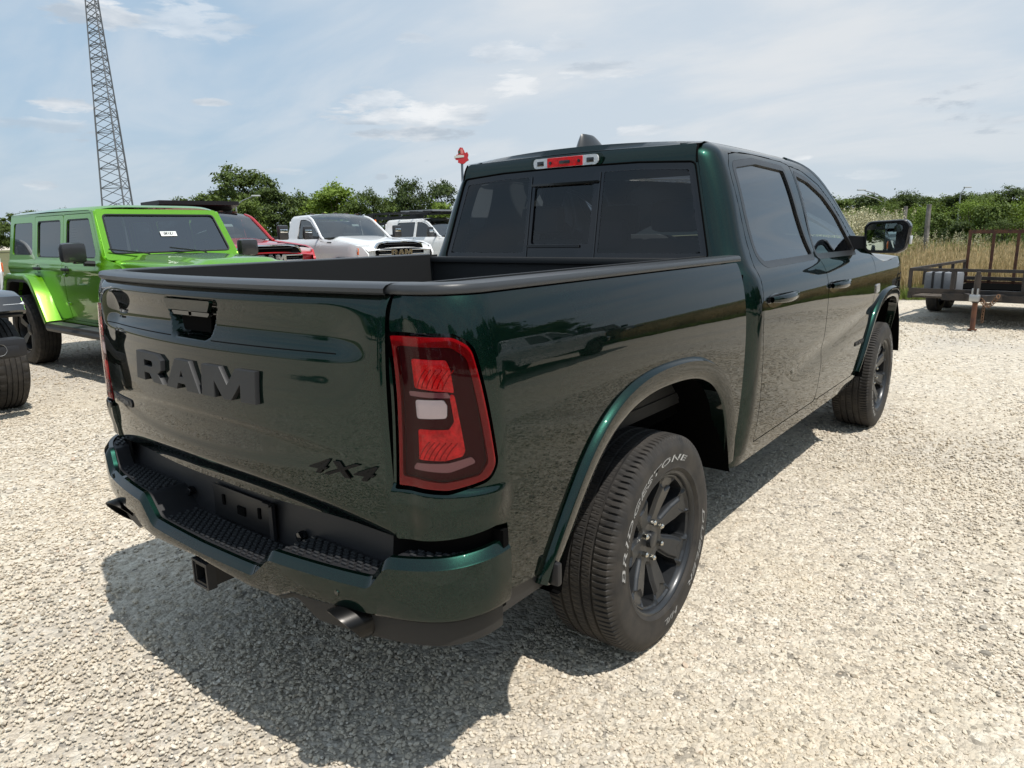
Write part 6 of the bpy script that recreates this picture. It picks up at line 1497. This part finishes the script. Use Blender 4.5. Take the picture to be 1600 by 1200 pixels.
# =================================================================== flatbed utility trailer, tongue toward the viewer
ST = principled('black_worn_trailer_paint', (.022, .021, .021), .55, var=.4, vscale=5, col2=(.06, .045, .035)); RUST = principled('rusty_brown_steel', (.085, .038, .028), .75, var=.5, vscale=9, col2=(.16, .07, .035), bump=.4, bscale=60, bdist=.003)
def trailer():
    root = empty('utility_trailer', (.05, 10.5, 0), -math.atan2(.12, .993)); tag(root, 'black open utility trailer with rusty brown ramp gate parked at the meadow edge', 'trailer')
    wood = principled('weathered_deck_board', (.09, .075, .06), .85, var=.4, vscale=6)
    def bar_(nm, a, b, w, h, m=ST, par=root): mb = MB(); mb.bar(a, b, w, h); return mb.build(nm, m, par, smooth=False)
    W, L, ZD, ZT = 2.05, 3.2, .51, .83
    for y in (0, L): bar_('end_beam', (0, y, ZD), (W, y, ZD), .06, .065)
    for x in (0, W): bar_('side_beam', (x, .03, ZD-.08), (x, L-.03, ZD-.08), .06, .10)
    bar_('top_rail', (-.02, 0, ZT), (W+.02, 0, ZT), .045, .045)
    for x in (0, W): bar_('top_rail', (x, .023, ZT), (x, L, ZT), .045, .045)
    for x, w in ((0.0, .045), (.60, .13), (1.50, .16), (W, .045)): bar_('upright', (x, 0, ZD+.033), (x, 0, ZT-.022), .05, w) if w < .1 else bar_('upright', (x-.0, 0.0, ZD+.033), (x, 0, ZT-.022), w, .05)
    for x in (0, W):
        for y in (.75, 1.6, 2.4, L): bar_('upright', (x, y, ZD+.033), (x, y, ZT-.022), .045, .045)
    for k in range(11):
        x = .12+k*.181; mb = MB(); mb.box((x, L/2, .405), (.170, L-.08, .03)); mb.build('deck_board', wood, root, smooth=False)
    bar_('cross_channel', (.48, -.05, .43), (1.95, -.05, .43), .07, .10)
    bar_('tongue', (.62, .3, .45), (.98, -.42, .45), .06, .09); bar_('tongue', (1.42, .3, .45), (1.06, -.42, .45), .06, .09)
    bar_('bed_strip', (1.3, .10, .40), (W, .10, .40), .04, .02, principled('tan_edge_board', (.35, .28, .18), .8))
    jk = link('jack', None, None, root); jk.location = (1.02, -.50, 0)
    mb = MB(); mb.tube([(0, 0, .0), (0, 0, .44)], .034, 10); mb.box((0, 0, .010), (.10, .10, .02)); mb.build('jack_leg', RUST, jk)
    mb = MB(); mb.tube([(0, 0, .40), (0, 0, .80)], .042, 10); mb.tube([(0, 0, .80), (0, 0, .845)], .028, 8); mb.build('jack_tube', ST, jk)
    gal = principled('galvanised_steel', (.45, .46, .46), .4, metal=.7)
    mb = MB(); mb.box((0, -.07, .475), (.13, .08, .10), bev=.02); mb.build('coupler', gal, jk)
    for s_ in (1, -1): mb = MB(); mb.box((s_*.032, -.075, .565), (.016, .05, .09), bev=.004); mb.build('coupler_lug', gal, jk)
    ch = MB()
    for k in range(10):
        a = k/9; c = Vector((.08+.20*a, -.06, .45-.10*math.sin(a*math.pi)+.06*a)); ch.tube([(c.x+.020*math.cos(t), c.y+.014*math.sin(t)*(k % 2), c.z+.028*math.sin(t)) for t in np.linspace(0, 2*math.pi, 9)], .007, 5, False)
    for k in range(6):
        c = Vector((.12, -.05, .38-k*.045)); ch.tube([(c.x+.014*math.cos(t), c.y, c.z+.028*math.sin(t)) for t in np.linspace(0, 2*math.pi, 9)], .007, 5, False)
    ch.build('safety_chain', principled('rusty_chain', (.20, .11, .06), .7, metal=.3, var=.4, vscale=30), jk)['kind'] = 'stuff'
    gp = link('ramp_gate', None, None, root); GZ = 1.36
    for x in (.03, .41, .79, 1.17, 1.55, 2.02): bar_('ramp_rib', (x, L+.04, .42), (x, L+.04, GZ-.03), .045, .045, RUST, gp)
    bar_('ramp_top_rail', (0, L+.04, GZ), (W, L+.04, GZ), .045, .06, RUST, gp); bar_('ramp_top_rail', (0, L+.04, .44), (W, L+.04, .44), .045, .04, RUST, gp)
    mb = MB()
    for k in range(38): mb.box((.02+k*.0545, L+.04, GZ+.042), (.012, .012, .026))
    mb.build('mesh_stub', RUST, gp, smooth=False)['kind'] = 'stuff'
    for y in (1.85, 2.55):
        for x, s_ in ((-.08, -1), (W+.08, 1)):
            w = link('wheel', None, None, root); w.location = (x, y, .30); w.rotation_euler = (0, 0, 0 if s_ > 0 else math.pi); w.scale = (.72, .73, .73)
            link('tyre', TYRE3, RUBBER, w); link('rim', RIM5, principled('grey_steel_wheel', (.3, .3, .3), .5, metal=.5), w)
    mb = MB(); mb.tube([(0, 1.85, .30), (W, 1.85, .30)], .04); mb.tube([(0, 2.55, .30), (W, 2.55, .30)], .04); mb.box((W/2, 2.2, .42), (W-.3, 1.4, .05)); mb.build('axle', DARK, root)
    return root
trailer()
tk = empty('plastic_tank', (.42, 11.25, .421), R(-7)); tag(tk, 'light grey boxy plastic tank standing on the left end of the trailer deck', 'tank')
GT = principled('light_grey_plastic', (.20, .21, .225), .5, var=.2, vscale=6)
mb = MB(); mb.box((0, 0, .17), (.46, .50, .34), bev=.045); tb = mb.build('tank_body', GT, tk)
for x in (-.10, .04): mb = MB(); mb.box((x, 0, .173), (.035, .516, .355), bev=.006); mb.build('strap', BLACK, tk)
mb = MB(); mb.lathe([(.335, 0), (.335, .045), (.36, .042), (.36, 0)], 16, 'z', (.14, -.1, 0)); mb.build('filler_cap', BLACK, tk)

# =================================================================== lattice tower
def tower():
    x, y = at_dist(193, 90); root = empty('lattice_tower', (x, y, 0), R(20)); tag(root, 'tall grey steel lattice tower tapering up out of the picture', 'tower')
    TW = principled('galvanised_tower_steel', (.16, .165, .175), .55, metal=.3)
    unit = MB(); unit.box((0, 0, .5), (1, 1, 1)); U = unit.mesh(smooth=False); U.materials.append(TW)
    def stick(nm, a, b, w):
        a, b = Vector(a), Vector(b); d = b-a; o = link(nm, U, None, root); o.rotation_euler = d.to_track_quat('Z', 'Y').to_euler(); o.location = a; o.scale = (w, w, d.length); return o
    def wid(z): return (4.25-.1085*z)*.82
    def leg(k, z): r = wid(z)/math.sqrt(3); a = R(90+120*k); return (r*math.cos(a), r*math.sin(a), z)
    z = 0.0; lv = [0.0]
    while z < 33.5: z += max(.62, wid(z)*.36); lv.append(min(z, 34.2))
    for k in range(3):
        for i in range(0, len(lv)-1, 5): stick('tower_leg', leg(k, lv[i]), leg(k, lv[min(i+5, len(lv)-1)]), .13 if i < 15 else .10)
    for i in range(len(lv)-1):
        for k in range(3):
            stick('brace', leg(k, lv[i]), leg((k+1) % 3, lv[i+1]), .055)
            stick('brace', leg((k+1) % 3, lv[i]), leg(k, lv[i+1]), .055) if i % 2 == 0 else stick('brace', leg(k, lv[i+1]), leg((k+1) % 3, lv[i+1]), .05)
    for k in range(3): mb = MB(); c = leg(k, 0); mb.box((c[0], c[1], .15), (.8, .8, .3)); mb.build('footing', principled('concrete', (.4, .39, .37), .9), root, smooth=False)
tower()
# street lamps
LM = principled('grey_lamp_pole', (.30, .31, .32), .5, metal=.5)
def lamp(px, dist, topy, arm, label, side=1, twin=False):
    x, y = at_dist(px, dist); d = pix_dir(px, topy); h = CAM_C.z+d.z/math.hypot(d.x, d.y)*dist; root = empty('street_lamp', (x, y, 0), math.atan2(rt.y, rt.x)); tag(root, label, 'street lamp', 'lamps beyond the lot')
    mb = MB(); mb.tube([(0, 0, 0), (0, 0, h*.5), (0, 0, h)], [.09, .07, .05], 8); mb.build('lamp_pole', LM, root)
    for dz in ((0, -.35) if twin else (0,)):
        mb = MB(); mb.tube([(0, 0, h+dz-.1), (side*arm*.4, 0, h+dz+.28), (side*arm, 0, h+dz+.55)], .04, 6); mb.build('lamp_arm', LM, root)
        mb = MB(); mb.box((side*(arm+.25), 0, h+dz+.60), (.60, .24, .10), bev=.03); mb.build('lamp_head', principled('pale_lamp_head', (.55, .56, .57), .4), root)
lamp(373, 56, 320, 1.25, 'grey street lamp with one raised arm in front of the dark oaks')
lamp(1378, 62, 309, 1.6, 'lamp with two pale arms among the trees above the door mirror', -1, True)
lamp(1494, 75, 304, .3, 'thin lamp pole rising from the wood left of the ramp gate')
# sign on a pole
def sign():
    x, y = at_dist(725.5, 100); root = empty('pole_sign', (x, y, 0), math.atan2(rt.y, rt.x)); tag(root, 'small red sign of ragged outline with white band on a tall pole beside the cab', 'sign')
    mb = MB(); mb.tube([(0, 0, 0), (0, 0, 10.9)], .16, 8); mb.build('sign_pole', principled('sign_pole_grey', (.10, .12, .15), .5), root)
    SR = principled('red_sign_face', (.55, .03, .04), .4)
    sh_ = [(-.20, 10.7), (-.55, 10.85), (-.50, 11.15), (-.85, 11.2), (-.95, 11.55), (-.70, 11.85), (-.48, 11.9), (-.50, 12.35), (-.20, 12.8), (.15, 12.75), (.35, 12.35), (.45, 12.05), (.75, 12.2), (.92, 11.85), (.80, 11.45), (.95, 11.15), (.60, 10.95), (.25, 10.65)]
    mb = MB(); mb.prism(sh_, .35, (0, -.17, 0)); mb.build('sign_body', SR, root, smooth=False)
    mb = MB(); mb.prism([(-1.05, 11.42), (-1.0, 11.70), (-.30, 11.82), (.32, 11.78), (.30, 11.52), (-.40, 11.46)], .42, (0, -.21, 0)); mb.build('sign_band', principled('white_sign_band', (.66, .65, .60), .5), root, smooth=False)
    mb = MB(); mb.prism([(-.10, 11.95), (-.16, 12.5), (.05, 12.68), (.22, 12.3), (.24, 11.98)], .40, (0, -.20, 0)); mb.build('sign_flame', principled('pink_red_sign', (.75, .22, .20), .5), root, smooth=False)
    mb = MB(); mb.prism([(-.40, 11.98), (-.43, 12.30), (-.22, 12.44), (-.18, 12.1)], .04, (0, -.22, 0)); mb.build('sign_mark', principled('dark_green_sign', (.03, .10, .05), .5), root, smooth=False)
sign()
# fence posts in the meadow
WPm = principled('weathered_grey_post', (.24, .22, .20), .9, var=.4, vscale=6)
for (x, y, h, lb) in ((-2.06, 22, 2.05, 'weathered grey fence post just right of the door mirror'), (-1.46, 22, 2.08, 'weathered grey fence post, the thicker of two, nearer the trailer')):
    mb = MB(); mb.tube([(0, 0, -.1), (.01, 0, h*.5), (0, .01, h)], [.075, .07, .065] if 'thicker' in lb else [.055, .05, .05], 9); o = mb.build('fence_post', WPm, None, loc=(x, y, 0)); tag(o, lb, 'fence post', 'fence posts in the meadow')
